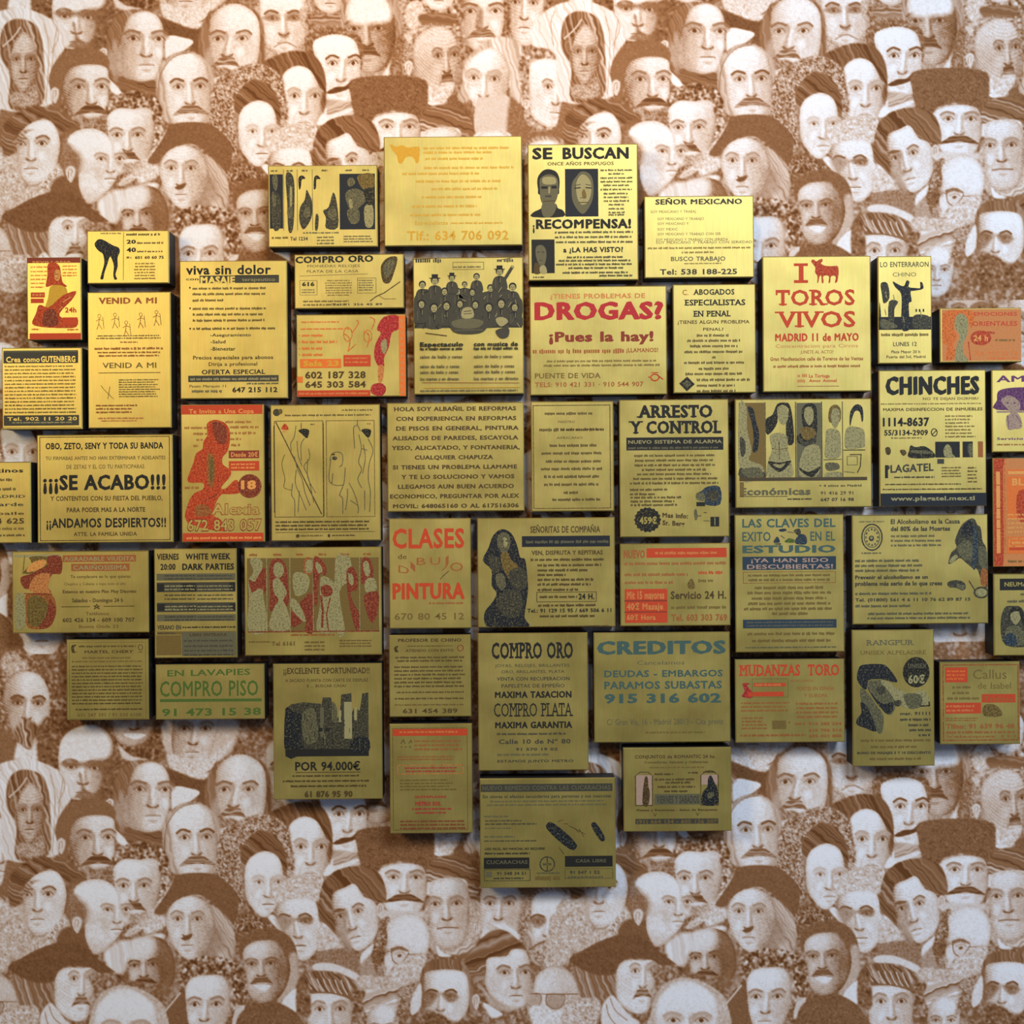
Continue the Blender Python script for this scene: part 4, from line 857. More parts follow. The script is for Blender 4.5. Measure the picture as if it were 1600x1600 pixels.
@ad(825,225,997,438,'wanted poster plaque headed SE BUSCAN with two portraits above RECOMPENSA')
def _(s):
    s.view(815,215,6.957); s.flat = True
    s.t('SE',120,105,340,228,'K',.05); s.t('BUSCAN',450,105,1170,228,'K',.05); s.t('ONCE AÑOS PROFUGOS',285,262,1005,300,'N',.02)
    s.p('K',[(120,860),(125,810),(215,765),(240,720),(370,720),(395,765),(450,790),(450,860)]); s.p('m',[(235,850),(225,720),(380,720),(330,850)])
    s.p('K',[(180,560),(175,440),(230,360),(300,340),(380,370),(415,450),(410,560),(390,620),(200,620)]); s.p('m',[(200,540),(205,440),(300,395),(390,440),(400,560),(385,660),(340,740),(290,760),(240,735),(205,660)]); s.r(215,525,285,555,'K'); s.r(325,520,385,552,'K'); s.l('q',16,[(305,540),(300,600)]); s.r(260,625,325,645,'k'); s.l('N',10,[(240,690),(360,685)]); s.p('q',[(240,430),(360,430),(370,500),(240,500)])
    s.r(475,340,835,858,'u'); s.p('m',[(550,500),(600,420),(650,370),(720,380),(770,440),(785,560),(770,680),(720,780),(660,830),(590,760),(550,660)]); s.p('q',[(600,480),(660,400),(730,440),(760,520),(750,640),(700,720),(640,720),(600,620)]); s.p('n',[(655,600),(680,560),(700,600),(705,650),(670,660)]); s.l('K',13,[(580,550),(640,545)]); s.l('K',13,[(700,545),(760,550)]); s.l('k',8,[(585,520),(640,510)]); s.l('k',8,[(700,510),(755,520)]); s.l('N',10,[(625,705),(720,705)]); s.l('k',7,[(640,655),(700,655)])
    for y in (345,385,430,470,510,555,600,640,680,720,765,805,830): c=s.rg.choice((1,.5,.8)); s.g(1030-170*c,y,1030+175*c,y+20,'k')
    s.t('¡',120,925,140,1010,'K',.03); s.t('RECOMPENSA!',155,885,1190,985,'K',.05)
    for y in (1015,1068,1122): s.g(360 if y<1100 else 370,y,1210,y+24,'k')
    s.r(105,1105,355,1470,'K'); s.p('m',[(150,1200),(190,1165),(240,1180),(265,1240),(260,1330),(230,1400),(190,1380),(155,1300)]); s.p('N',[(140,1360),(190,1380),(200,1470),(130,1470)]); s.l('K',8,[(170,1245),(190,1240)]); s.l('K',8,[(215,1240),(240,1243)]); s.l('N',8,[(185,1330),(220,1330)]); s.p('q',[(195,1400),(250,1390),(270,1468),(200,1468)])
    s.t('a ¿LA HAS VISTO?',450,1190,1100,1245,'K',.03)
    for y,x0,x1 in ((1288,490,1100),(1325,400,1180),(1365,370,1210),(1405,505,1100),(1455,440,1155),(1490,840,1200)): s.g(x0,y,x1,y+22,'k')
    s.g(120,1505,240,1520,'k')
@ad(828,447,1042,617,'wide plaque with large red DROGAS? and ¡Pues la hay!')
def _(s):
    s.view(815,430,6.667)
    s.t('¿TIENES PROBLEMAS DE',300,190,1290,240,'r',.03); s.t('DROGAS?',135,275,1480,455,'C',.06); s.t('¡Pues la hay!',285,585,1375,688,'D',.055)
    s.g(115,765,1080,810,'d'); s.t('¡LLAMANOS!',1090,760,1420,805,'d',.03); s.gb(210,870,1450,960,2,'n',.1,True); s.t('PUENTE DE VIDA',135,1015,820,1070,'n',.02); s.t('TELS: 910 421 331 · 910 544 907',135,1110,1265,1160,'d',.02)
    s.ring('R',1385,1070,42,34,14); s.l('R',12,[(1320,1065),(1345,1070)]); s.l('R',12,[(1430,1060),(1470,1090)]); s.l('R',10,[(1350,1020),(1420,1020)])
@ad(1007,306,1178,434,'plaque headed SEÑOR MEXICANO in grey capitals, top right of the cluster')
def _(s):
    s.view(995,295,8)
    s.t('SEÑOR MEXICANO',235,125,1320,192,'k',.05)
    for x0,y,x1 in ((175,265,740),(260,355,840),(260,415,650),(260,485,510),(260,545,1050),(240,615,1140),(240,650,1440),(135,725,1420),(560,780,960)): s.t('SOY MEXICANO Y TRABAJO CON SERIEDAD'[:int((x1-x0)/26)],x0,y,x1,y+34,'m',.0) if y<700 else s.g(x0,y,x1,y+24,'n')
    s.t('BUSCO TRABAJO',425,845,1105,900,'m',.02); s.g(590,925,1060,940,'n'); s.t('Tel: 538 188-225',285,1000,1250,1068,'k',.03)
@ad(1052,444,1181,614,'plaque headed ABOGADOS ESPECIALISTAS EN PENAL with a black diamond emblem')
def _(s):
    s.view(1040,430,8)
    s.t('C.',215,175,290,245,'d',.01); s.t('ABOGADOS',345,172,865,242,'K',.03,slab=1); s.t('ESPECIALISTAS',235,302,1000,375,'K',.03,slab=1); s.t('EN PENAL',345,442,815,515,'K',.03,slab=1)
    s.t('¿TIENES ALGUN PROBLEMA',150,560,1050,605,'N',.02); s.t('PENAL?',470,655,725,692,'N',.02)
    for x0,y,x1 in ((390,735,810),(270,800,935),(305,868,895),(235,940,960),(580,1010,630),(230,1075,985),(410,1150,805),(245,1215,960),(385,1290,1050),(385,1360,860),(385,1430,870)): s.g(x0,y,x1,y+32,'N')
    s.h('K',[(165,1350),(265,1265),(360,1360),(260,1450)]); s.h('m',[(215,1355),(265,1310),(315,1358),(262,1405)]); s.l('K',8,[(240,1370),(265,1335),(290,1370)])
@ad(1192,400,1361,612,'plaque reading I, a red bull, TOROS VIVOS in red slab capitals')
def _(s):
    s.view(1180,390,6.957)
    s.r(478,165,530,345,'R','lettering'); s.r(425,148,578,178,'R','lettering'); s.r(425,330,578,362,'R','lettering')
    s.p('R',[(615,118),(640,108),(670,128),(700,110),(735,100),(735,130),(720,150),(760,175),(840,182),(900,180),(912,250),(905,300),(895,350),(870,362),(880,300),(850,285),(825,300),(820,355),(800,362),(805,290),(745,290),(748,355),(728,362),(722,290),(705,290),(690,355),(678,358),(680,290),(655,250),(658,200),(640,165),(622,145)])
    s.t('TOROS',225,430,1085,602,'R',.025,slab=1); s.t('VIVOS',215,665,1090,840,'R',.025,slab=1)
    s.t('MADRID 11 de MAYO',215,908,1125,992,'R',.05); s.t('Concentracion para Circos',220,1025,1115,1065,'r',.0); s.t('¡UNETE AL ACTO!',490,1092,845,1130,'d',.0)
    s.t('Gran Manifestacion calle de Toreros de las Ventas',160,1165,1170,1205,'d',.03); s.g(195,1252,1140,1280,'d'); s.t('La Tortuga',580,1352,805,1390,'R',.02); s.t('Amor Animal',580,1405,880,1440,'R',.02); s.g(455,1352,560,1385,'r'); s.g(455,1405,560,1440,'r'); s.l('d',6,[(455,1485),(905,1485)])
@ad(1372,400,1456,568,'narrow plaque with a dark photograph of figures with raised arms')
def _(s):
    s.view(1360,390,6.667)
    s.t('LO ENTERRARON',105,125,610,180,'m',.02); s.t('CHINO',235,235,480,280,'m',.0)
    s.r(85,700,630,835,'K'); s.p('u',[(235,330),(290,360),(350,380),(380,320),(410,340),(400,390),(470,400),(520,400),(520,340),(545,350),(550,410),(460,430),(420,440),(430,540),(400,560),(405,700),(410,830),(320,830),(325,600),(320,460),(260,390)])
    s.p('k',[(110,350),(180,350),(200,500),(140,560),(120,460)]); s.p('k',[(195,540),(290,540),(250,620),(245,760),(190,760)]); s.p('k',[(450,690),(560,680),(630,720),(620,820),(450,820)]); s.p('K',[(95,540),(110,700),(90,760)]); s.p('m',[(110,720),(230,760),(280,810),(120,820)])
    for x,y in ((150,620),(240,470),(520,640),(160,440),(340,700)): s.l('q',9,[(x,y),(x+12,y+60)])
    for x in (470,505,545): s.r(x,620,x+15,650,'K')
    s.g(110,870,600,900,'n'); s.t('LUNES 12',235,960,480,1005,'k',.01); s.t('Plaza Mayor 20 h',215,1048,515,1078,'k',.01); s.t('Puerta del Sol, Madrid',165,1100,570,1130,'N',.01)
@ad(1469,481,1596,566,'landscape plaque in orange with a pale figure at left and a round stamp, far right')
def _(s):
    s.view(1360,390,6.667)
    s.r(745,620,1570,1160,'r'); s.p('O',[(790,640),(1065,640),(1065,800),(1040,800),(1000,690),(940,660),(890,700),(870,820),(900,900),(860,1000),(890,1060),(860,1140),(780,1140),(800,1000),(750,960),(750,720)])
    s.p('q',[(890,700),(940,665),(1000,700),(1020,800),(1000,900),(960,1000),(980,1100),(1020,1160),(880,1160),(900,1000),(930,900),(880,800)]); s.l('d',6,[(940,760),(955,800)]); s.t('EMOCIONES',1080,650,1530,690,'R',.02); s.t('ORIENTALES',1065,745,1530,795,'R',.02)
    s.e('R',1150,920,110,78); s.l('R',20,[(1220,860),(1290,870)]); s.t('24 h',1075,890,1225,950,'o',.04); s.l('R',12,[(1020,960),(1040,1150)]); s.g(1300,930,1510,955,'n'); s.t('Tel. 915 22 13',1085,1060,1530,1100,'O',.01); s.g(1210,1120,1530,1140,'O')
@ad(1374,578,1541,791,'tall plaque headed CHINCHES in heavy black capitals with a web address on a black strip')
def _(s):
    s.view(1360,565,6.667)
    s.t('CHINCHES',160,152,1140,335,'K',.075); s.t('NO TE DEJAN DORMIR?',550,372,1130,400,'n',.02); s.g(110,430,1160,445,'n'); s.t('MAXIMA DESINFECCION DE INMUEBLES',135,480,1170,512,'N',.03)
    s.t('1114-8637',130,580,615,668,'K',.05); s.t('55/3134-2909',145,708,600,765,'K',.04); s.ring('K',665,738,30,38,10); s.l('K',10,[(645,760),(690,715)]); s.g(215,785,535,800,'n'); s.gb(780,550,1110,800,7,'n',.3)
    s.p('N',[(155,900),(190,885),(212,920),(200,965),(165,960)]); s.p('N',[(305,925),(350,915),(375,950),(340,980)]); s.p('K',[(405,920),(420,870),(470,890),(560,880),(650,940),(660,1000),(405,1000)]); s.p('m',[(430,920),(600,930),(640,960),(440,950)])
    s.r(675,835,930,1000,'K'); s.p('q',[(760,920),(800,860),(840,900),(850,960),(880,998),(780,998)]); s.r(960,835,1065,1000,'K'); s.p('m',[(1010,880),(1060,860),(1062,980),(1030,990)]); s.r(1120,835,1172,1000,'d'); s.r(695,1015,765,1065,'k')
    s.t('PLAGATEL',150,1075,655,1155,'k',.03,rise=20); s.r(150,1075,180,1210,'K','lettering'); s.g(245,1192,670,1210,'k'); s.gb(740,1090,950,1210,4,'n'); s.gb(1010,1090,1110,1270,5,'n'); s.g(150,1268,940,1282,'N'); s.g(125,1320,1160,1334,'N')
    s.r(80,1370,1205,1520,'u'); s.t('www.plagatel.mex.tl',205,1400,1080,1445,'q',.03)
@ad(1550,577,1720,706,'plaque cut by the right frame edge with purple masked figure print')
def _(s):
    s.view(1360,565,6.667)
    s.t('AMIGUITA',1315,140,2300,208,'P',.03); s.p('P',[(1320,400),(1330,310),(1420,275),(1600,265),(1900,275),(2000,380),(1990,490),(1320,500)]); s.p('p',[(1360,400),(1440,350),(1540,400),(1560,480),(1500,560),(1420,480)]); s.p('p',[(1420,560),(1540,540),(1580,680),(1500,700),(1430,700)]); s.l('P',7,[(1430,560),(1440,700)]); s.l('P',7,[(1520,560),(1570,640)]); s.e('P',1430,430,12,9); s.e('P',1500,430,12,9); s.l('p',20,[(1320,520),(2000,520)])
    s.p('p',[(1750,350),(1850,330),(1880,500),(1780,560)]); s.t('Servicio personal y discreto',1315,785,2300,812,'P',.03); s.g(1315,850,2300,870,'d')

@ad(1149,623,1362,793,'wide plaque with five ink photographs of long-haired women above the word conomicas')
def _(s):
    s.view(1140,610,6.667)
    s.r(100,125,370,905,'n'); s.p('q',[(105,150),(180,170),(185,400),(230,620),(200,720),(340,780),(330,900),(105,900)]); s.p('u',[(190,170),(250,190),(280,330),(310,450),(290,620),(240,630),(250,470),(230,330)]); s.p('k',[(110,480),(160,520),(165,640),(130,690),(110,620)]); s.p('k',[(110,800),(200,840),(360,850),(360,905),(110,905)]); s.p('m',[(120,820),(300,800),(350,900),(180,900)])
    s.l('m',8,[(375,120),(375,905)]); s.p('K',[(385,450),(380,300),(450,250),(500,140),(580,125),(630,150),(660,300),(670,540),(600,550),(590,330),(620,200),(560,150),(505,190),(500,330),(440,430)]); s.p('q',[(505,170),(600,170),(610,300),(560,360),(510,300)])
    s.p('q',[(420,470),(520,440),(600,480),(610,620),(640,740),(650,900),(400,900),(400,740),(440,620)]); s.l('k',7,[(515,520),(520,720)]); s.l('n',7,[(440,600),(510,615),(610,600)]); s.p('K',[(400,735),(520,750),(640,730),(600,790),(520,850),(440,800)]); s.p('q',[(450,765),(520,770),(580,760),(520,810)])
    s.l('K',8,[(690,120),(690,905)]); s.r(700,130,955,905,'m'); s.p('K',[(760,350),(755,200),(820,135),(900,160),(915,300),(910,450),(870,560),(730,560),(700,480),(770,420)]); s.p('q',[(780,280),(790,190),(830,170),(870,200),(875,300),(830,365)]); s.p('n',[(740,390),(800,380),(880,400),(900,470),(800,520),(750,470)]); s.p('k',[(720,480),(800,540),(900,490),(880,570),(760,580)]); s.p('q',[(790,590),(930,580),(945,780),(900,900),(740,900),(720,780)]); s.p('K',[(720,800),(820,850),(950,790),(900,870),(850,905),(760,860)])
    s.l('k',9,[(962,120),(962,905)]); s.l('k',7,[(1178,120),(1178,905)]); s.p('n',[(1040,330),(1045,190),(1110,150),(1160,200),(1150,330)]); s.p('q',[(1060,320),(1070,210),(1120,190),(1150,230),(1140,340),(1100,400)]); s.p('q',[(1010,420),(1080,400),(1150,440),(1160,600),(1140,700),(1000,700),(1000,560)]); s.l('m',9,[(980,725),(1165,720)]); s.p('m',[(1000,760),(1120,760),(1140,820),(1020,840)]); s.p('q',[(1010,860),(1150,850),(1160,905),(1000,905)])
    s.p('u',[(1255,380),(1260,230),(1320,150),(1385,180),(1395,300),(1380,330),(1360,230),(1310,220),(1280,290)]); s.p('q',[(1220,400),(1300,380),(1400,420),(1410,560),(1390,600),(1220,610),(1200,520)]); s.l('k',10,[(1190,625),(1410,625)]); s.l('K',9,[(1255,672),(1370,672),(1360,800),(1330,860)]); s.f(1225,690,1330,780,5,'m'); s.l('m',7,[(1195,850),(1300,860)])
    s.r(100,905,1430,940,'N'); s.g(180,912,1400,932,'k')
    s.t('Económicas',105,1010,840,1085,'m',.04); s.r(105,950,145,1105,'n','lettering'); s.l('k',6,[(105,1100),(600,1102)]); s.g(600,1120,860,1138,'k'); s.t('+ 4 sitios en Madrid',930,980,1370,1005,'k',.01); s.t('91 416 29 91',945,1050,1285,1088,'k',.0); s.t('647 07 16 98',945,1120,1290,1155,'k',.02)
@ad(968,624,1139,839,'plaque headed ARRESTO Y CONTROL with a black serrated price seal')
def _(s):
    s.view(955,610,6.667)
    s.t('ARRESTO',270,150,1060,280,'K',.05,slab=1); s.t('Y CONTROL',185,315,1150,445,'K',.05,slab=1)
    s.r(160,488,1170,622,'K'); s.t('NUEVO SISTEMA DE ALARMA',180,515,1155,552,'q',.02); s.g(175,585,1120,608,'m')
    for x0,y,x1 in ((240,665,1085),(250,715,1065),(245,765,1085),(320,812,990),(270,858,1045),(230,905,1100),(195,952,1115),(195,1018,585),(195,1065,455),(200,1100,745),(200,1140,655),(200,1178,690)): s.g(x0,y,x1,y+24,'N')
    s.p('b',[(885,1080),(940,1050),(1000,1005),(1130,1010),(1132,1190),(980,1192),(970,1120)]); s.p('m',[(885,1080),(960,1070),(975,1150),(890,1140)]); s.r(885,1165,975,1208,'K'); s.p('k',[(1000,1060),(1110,1050),(1100,1150),(1010,1150)])
    import math as _m
    s.h('K',[(375+(128 if i%2 else 142)*_m.cos(i*_m.pi/18),1345+(120 if i%2 else 134)*_m.sin(i*_m.pi/18)) for i in range(36)]); s.t('459€',290,1315,470,1385,'L',.05)
    s.t('Mas info:',530,1270,795,1320,'N',.04,rise=-14); s.t('Sr. Berg',530,1350,760,1400,'N',.04,rise=-14); s.p('m',[(860,1260),(885,1240),(895,1330),(870,1350)]); s.l('k',8,[(960,1275),(990,1275)]); s.r(1030,1320,1120,1420,'K'); s.l('q',9,[(1075,1330),(1075,1410)]); s.l('m',7,[(960,1360),(1020,1362)]); s.g(890,1300,940,1315,'m')
@ad(830,627,959,799,'plaque with a thin ruled border around a centred dictionary-like brown text')
def _(s):
    s.view(820,615,8.205)
    s.f(112,150,1095,1470,12,'n'); s.g(260,235,880,270,'N'); s.t('MAESTRO',430,345,645,375,'N',.0); s.g(190,440,1015,480,'N'); s.g(470,445,1018,472,'N')
    s.t('AFRICANO',410,550,745,580,'N',.0); s.g(320,645,930,682,'N')
    for x0,y,x1 in ((215,745,995),(270,850,980),(205,945,995),(245,1045,950),(245,1145,950),(495,1250,690),(350,1340,970)): s.g(x0,y,x1,y+34,'N')
@ad(605,629,819,799,'wide plaque filled with eleven lines of brown capitals beginning HOLA SOY ALBAÑIL')
def _(s):
    s.view(595,615,6.81)
    L=[('HOLA SOY ALBAÑIL DE REFORMAS',145,1445),('CON EXPERIENCIA EN REFORMAS',165,1445),('DE PISOS EN GENERAL, PINTURA',165,1470),('ALISADOS DE PAREDES, ESCAYOLA',125,1465),('YESO, ALICATADO, Y FONTANERIA,',115,1480),('CUALQUIER CHAPUZA',360,1195),('SI TIENES UN PROBLEMA LLAMAME',125,1450),('Y TE LO SOLUCIONO Y VAMOS',215,1420),('LLEGAMOS AUN BUEN ACUERDO',180,1415),('ECONOMICO, PREGUNTAR POR ALEX',95,1470),('MOVIL: 648065160 O AL 617516306',125,1465)]
    for i,(a,x0,x1) in enumerate(L): s.t(a,x0,138+i*103.2,x1,182+i*103.2,'N',.045)
def outl(s, pts, ink='m', w=7): s.l(ink,w,pts,True)
@ad(423,632,594,845,'tall plaque with two ruled panels of outline dancers, one crossed by a diagonal')
def _(s):
    s.view(415,620,6.667)
    s.e('k',120,160,38,38); s.e('n',160,150,22,28); s.g(800,130,1130,148,'N'); s.g(205,180,1105,200,'N')
    s.l('N',9,[(90,300),(90,1200)]); s.f(95,250,600,1250,7,'N'); s.f(635,250,1135,1250,7,'n'); s.l('N',12,[(603,280),(603,1240)])
    s.l('N',11,[(110,260),(580,1220)])
    s.p('R',[(170,335),(180,300),(205,275),(230,300),(240,340)]); s.g(180,350,230,366,'r'); s.g(470,278,520,292,'N'); s.g(1060,278,1095,290,'n')
    for dx in (0,):
        s.p('K',[(345,350),(400,330),(455,345),(450,400),(430,430),(380,385)]); outl(s,[(375,270),(375,330)]); outl(s,[(320,300),(300,420),(265,480),(270,560)]); outl(s,[(410,430),(370,500),(375,660)]); outl(s,[(330,460),(340,600),(380,720)]); outl(s,[(450,540),(460,640),(400,720),(440,820),(470,950),(500,1100)]); outl(s,[(440,650),(440,840),(520,1000)]); outl(s,[(300,620),(330,740),(380,860),(410,1000),(460,1130)]); outl(s,[(320,760),(310,900),(370,1050),(420,1180)])
        outl(s,[(280,900),(270,1020),(300,1080),(300,1240)]); outl(s,[(350,980),(335,1200)]); outl(s,[(200,600),(170,700),(200,850),(190,940),(270,970)],'n',6)
        s.p('K',[(1000,350),(1050,335),(1100,350),(1095,400),(1070,430),(1030,390)]); outl(s,[(960,245),(955,300),(920,330),(930,540)]); outl(s,[(960,290),(990,360)]); outl(s,[(975,400),(1000,540),(970,680),(1000,760),(960,860),(1000,950)]); outl(s,[(1070,440),(1120,560),(1080,700),(1070,860),(1090,1000),(1080,1200)]); outl(s,[(1020,500),(1040,640),(1010,800)]); outl(s,[(1030,980),(1030,1180)]); outl(s,[(1000,540),(1060,560)])
        outl(s,[(670,660),(690,600),(740,575),(800,600),(800,700),(770,730)]); s.e('k',720,640,26,20); s.e('N',705,600,20,10); outl(s,[(680,650),(660,860),(720,920),(810,920)]); outl(s,[(830,740),(815,900),(770,1020),(800,1060),(800,1220)]); outl(s,[(700,800),(690,900)]); outl(s,[(870,900),(920,1000),(960,1130)]); outl(s,[(850,960),(850,1040),(830,1180)]); outl(s,[(880,1080),(960,1140),(960,1210)])
    s.gb(100,1280,1095,1395,3,'N',.05); s.l('n',5,[(100,1410),(1130,1405)]); s.e('N',330,1448,18,18); s.g(360,1436,590,1452,'n'); s.e('N',655,1446,12,18); s.g(690,1436,930,1450,'N')
@ad(283,632,413,847,'tall red printed plaque with a woman silhouette and a circled 18')
def _(s):
    s.view(275,625,6.957)
    s.r(55,55,945,155,'R'); s.t('Te Invito a Una Copa',145,95,850,145,'o',.02)
    for x0,y,x1 in ((95,285,345),(190,350,345),(225,415,300),(190,480,255),(540,225,830),(590,280,905),(590,345,870),(595,410,720),(600,475,720),(95,935,245)): s.g(x0,y,x1,y+28,'d')
    s.p('R',[(340,260),(420,215),(520,240),(580,310),(590,440),(560,560),(510,620),(510,700),(590,760),(590,830),(510,920),(490,960),(540,960),(640,870),(680,900),(690,1010),(560,1025),(490,1030),(430,1120),(400,1250),(480,1300),(520,1430),(120,1330),(130,1120),(200,1010),(290,970),(290,900),(130,890),(150,780),(190,680),(220,580),(290,530),(300,450),(345,380)])
    s.p('d',[(340,600),(390,580),(420,640),(420,840),(390,960),(340,880)]); s.p('n',[(360,640),(400,640),(410,800),(380,920)]); s.p('D',[(400,240),(510,260),(560,340),(540,480),(440,440)]); s.p('d',[(210,1150),(330,1140),(380,1240),(220,1260)]); s.l('D',10,[(440,1030),(300,1100)])
    s.r(575,550,905,635,'D'); s.t('Desde 20€',600,568,890,618,'o',.02); s.r(575,665,905,770,'R'); s.gb(600,680,890,755,2,'o',.1)
    s.e('D',800,938,128,130); s.t('18',705,875,870,968,'o',.06)
    s.into='lettering'; s.t('Alexia',380,1120,910,1245,'d',.055); s.t('Alexia',386,1128,904,1240,'L',.01); s.t('672 843 057',115,1290,930,1420,'D',.07); s.t('672 843 057',122,1296,924,1414,'L',.015); s.into=None
    s.r(70,1445,945,1535,'R'); s.g(110,1485,930,1510,'o')
@ad(58,679,270,848,'wide ruled plaque reading ¡¡¡SE ACABO!!! and ¡¡ANDAMOS DESPIERTOS!!')
def _(s):
    s.view(0,670,5.714)
    s.f(358,72,1515,995,7,'N')
    s.t('OBO, ZETO, SENY Y TODA SU BANDA',410,122,1460,178,'K',.04); s.t('TU FIRMABAS ANTES NO HAN EXTERMINAR Y ADELANTES',410,243,1480,275,'n',.02); s.t('DE ZETAS Y EL CO TU PARTICIPARAS',595,318,1290,355,'n',.01)
    s.t('¡¡¡SE ACABO!!!',385,408,1480,540,'K',.045); s.t('Y CONTENTOS CON SU FIESTA DEL PUEBLO,',450,598,1450,640,'N',.025); s.t('PARA PODER MAS A LA NORTE',595,700,1295,742,'N',.03); s.t('¡¡ANDAMOS DESPIERTOS!!',412,795,1480,878,'K',.03); s.t('ATTE. LA FAMILIA UNIDA',655,920,1220,955,'N',.02)
@ad(-122,722,48,849,'plaque cut by the left frame edge, right half showing dark word ends and 134 625')
def _(s):
    s.view(0,670,5.714)
    s.t('Musicos Latinos',-560,355,210,392,'K',.03); s.g(-500,445,120,468,'N'); s.g(-560,525,150,552,'N'); s.t('Primera en MADRID',-560,592,225,618,'k',.02); s.t('Sabados tarde',-500,660,210,692,'k',.02); s.t('y noches baile',-560,742,215,770,'N',.02); s.t('Tel. 654 134 625',-560,800,215,848,'N',.03); s.g(-300,880,210,905,'n'); s.g(-450,942,225,962,'N')
@ad(19,861,232,989,'plaque with a sepia figure at left beside red headline and a small star rule')
def _(s):
    s.view(0,845,6.667)
    s.r(150,140,640,170,'q'); s.p('n',[(310,165),(480,160),(540,200),(500,280),(380,330),(240,335),(330,230)]); s.p('D',[(500,160),(640,165),(640,335),(550,345),(520,400),(500,480),(530,540),(390,540),(340,500),(250,490),(215,380),(330,340),(400,300),(500,250)]); s.p('o',[(330,230),(450,190),(490,230),(400,300),(280,320)]); s.p('r',[(370,360),(520,340),(500,480),(520,540),(390,540),(300,500)])
    s.p('d',[(270,560),(400,540),(540,560),(585,680),(570,800),(500,905),(330,915),(270,860),(255,700)]); s.p('n',[(300,590),(430,580),(520,700),(470,860),(330,890),(280,800)]); s.p('D',[(520,600),(580,700),(560,820),(490,905),(400,905),(470,800),(500,690)]); s.l('D',12,[(255,545),(540,555)]); s.l('n',8,[(260,150),(240,340)]); s.p('q',[(160,580),(250,560),(260,880),(160,900)])
    s.r(655,150,1420,220,'d'); s.t('AGRADABLE VIUDITA',670,165,1405,208,'q',.015); s.r(745,240,1350,315,'d'); s.t('CARIÑOSISIMA',765,255,1330,302,'q',.015)
    s.t('Te complacere en lo que quieras',735,355,1360,388,'n',.02); s.t('Chupitos y Cubatas a tope todo el año',670,432,1310,462,'n',.0); s.t('Estamos en nuestro Piso Muy Discreto',655,510,1420,545,'N',.02); s.t('Sabados - Domingos 24 h',750,598,1280,640,'N',.02)
    s.l('N',7,[(640,686),(935,686)]); s.l('N',7,[(1080,684),(1400,684)]); s.l('N',6,[(1005,660),(1035,712),(975,680),(1038,680),(980,712),(1005,660)]); s.t('Teléfonos:',890,740,1140,775,'n',.01); s.t('602 426 134 - 609 100 707',650,802,1400,845,'N',.02); s.t('Buena Onda 23',820,875,1230,908,'n',.01)
@ad(241,857,370,1028,'dark plaque of stacked bars headed WHITE WEEK DARK PARTIES')
def _(s):
    s.view(235,845,8.42)
    s.t('VIERNES',90,165,378,245,'K',.04); s.t('WHITE WEEK',468,165,1060,245,'K',.05); s.t('20:00',135,298,335,378,'K',.04); s.t('DARK PARTIES',422,298,1105,380,'K',.05)
    for y0,y1,ink in ((430,520,'m'),(545,672,'k'),(812,935,'k'),(968,1055,'m')): s.r(85,y0,1120,y1,ink)
    for x0,x1,y0,y1 in ((90,180,565,665),(410,600,560,670),(1040,1115,550,665),(90,200,830,918),(480,600,850,918),(1050,1118,830,915)): s.r(x0,y0,x1,y1,'K')
    for y in (445,485,580,625,700,750,850,890,985,1025): s.g(190,y,600,y+22,'q' if 540<y<680 or 810<y<940 else 'k'); s.g(620,y+5,1090,y+24,'q' if 540<y<680 or 810<y<940 else 'k')
    s.t('VERANO EN',90,1105,400,1165,'k',.02); s.g(420,1125,1115,1145,'K'); s.r(90,1190,1120,1230,'n'); s.g(90,1200,340,1222,'k')
    s.r(410,1200,1125,1510,'m'); s.t('LIBRE ENTRADA',515,1215,1005,1255,'N',.04)
    for y in (1300,1370,1430,1485): s.g(440,y,1090,y+26,'k')
    s.r(75,1240,400,1500,'n')
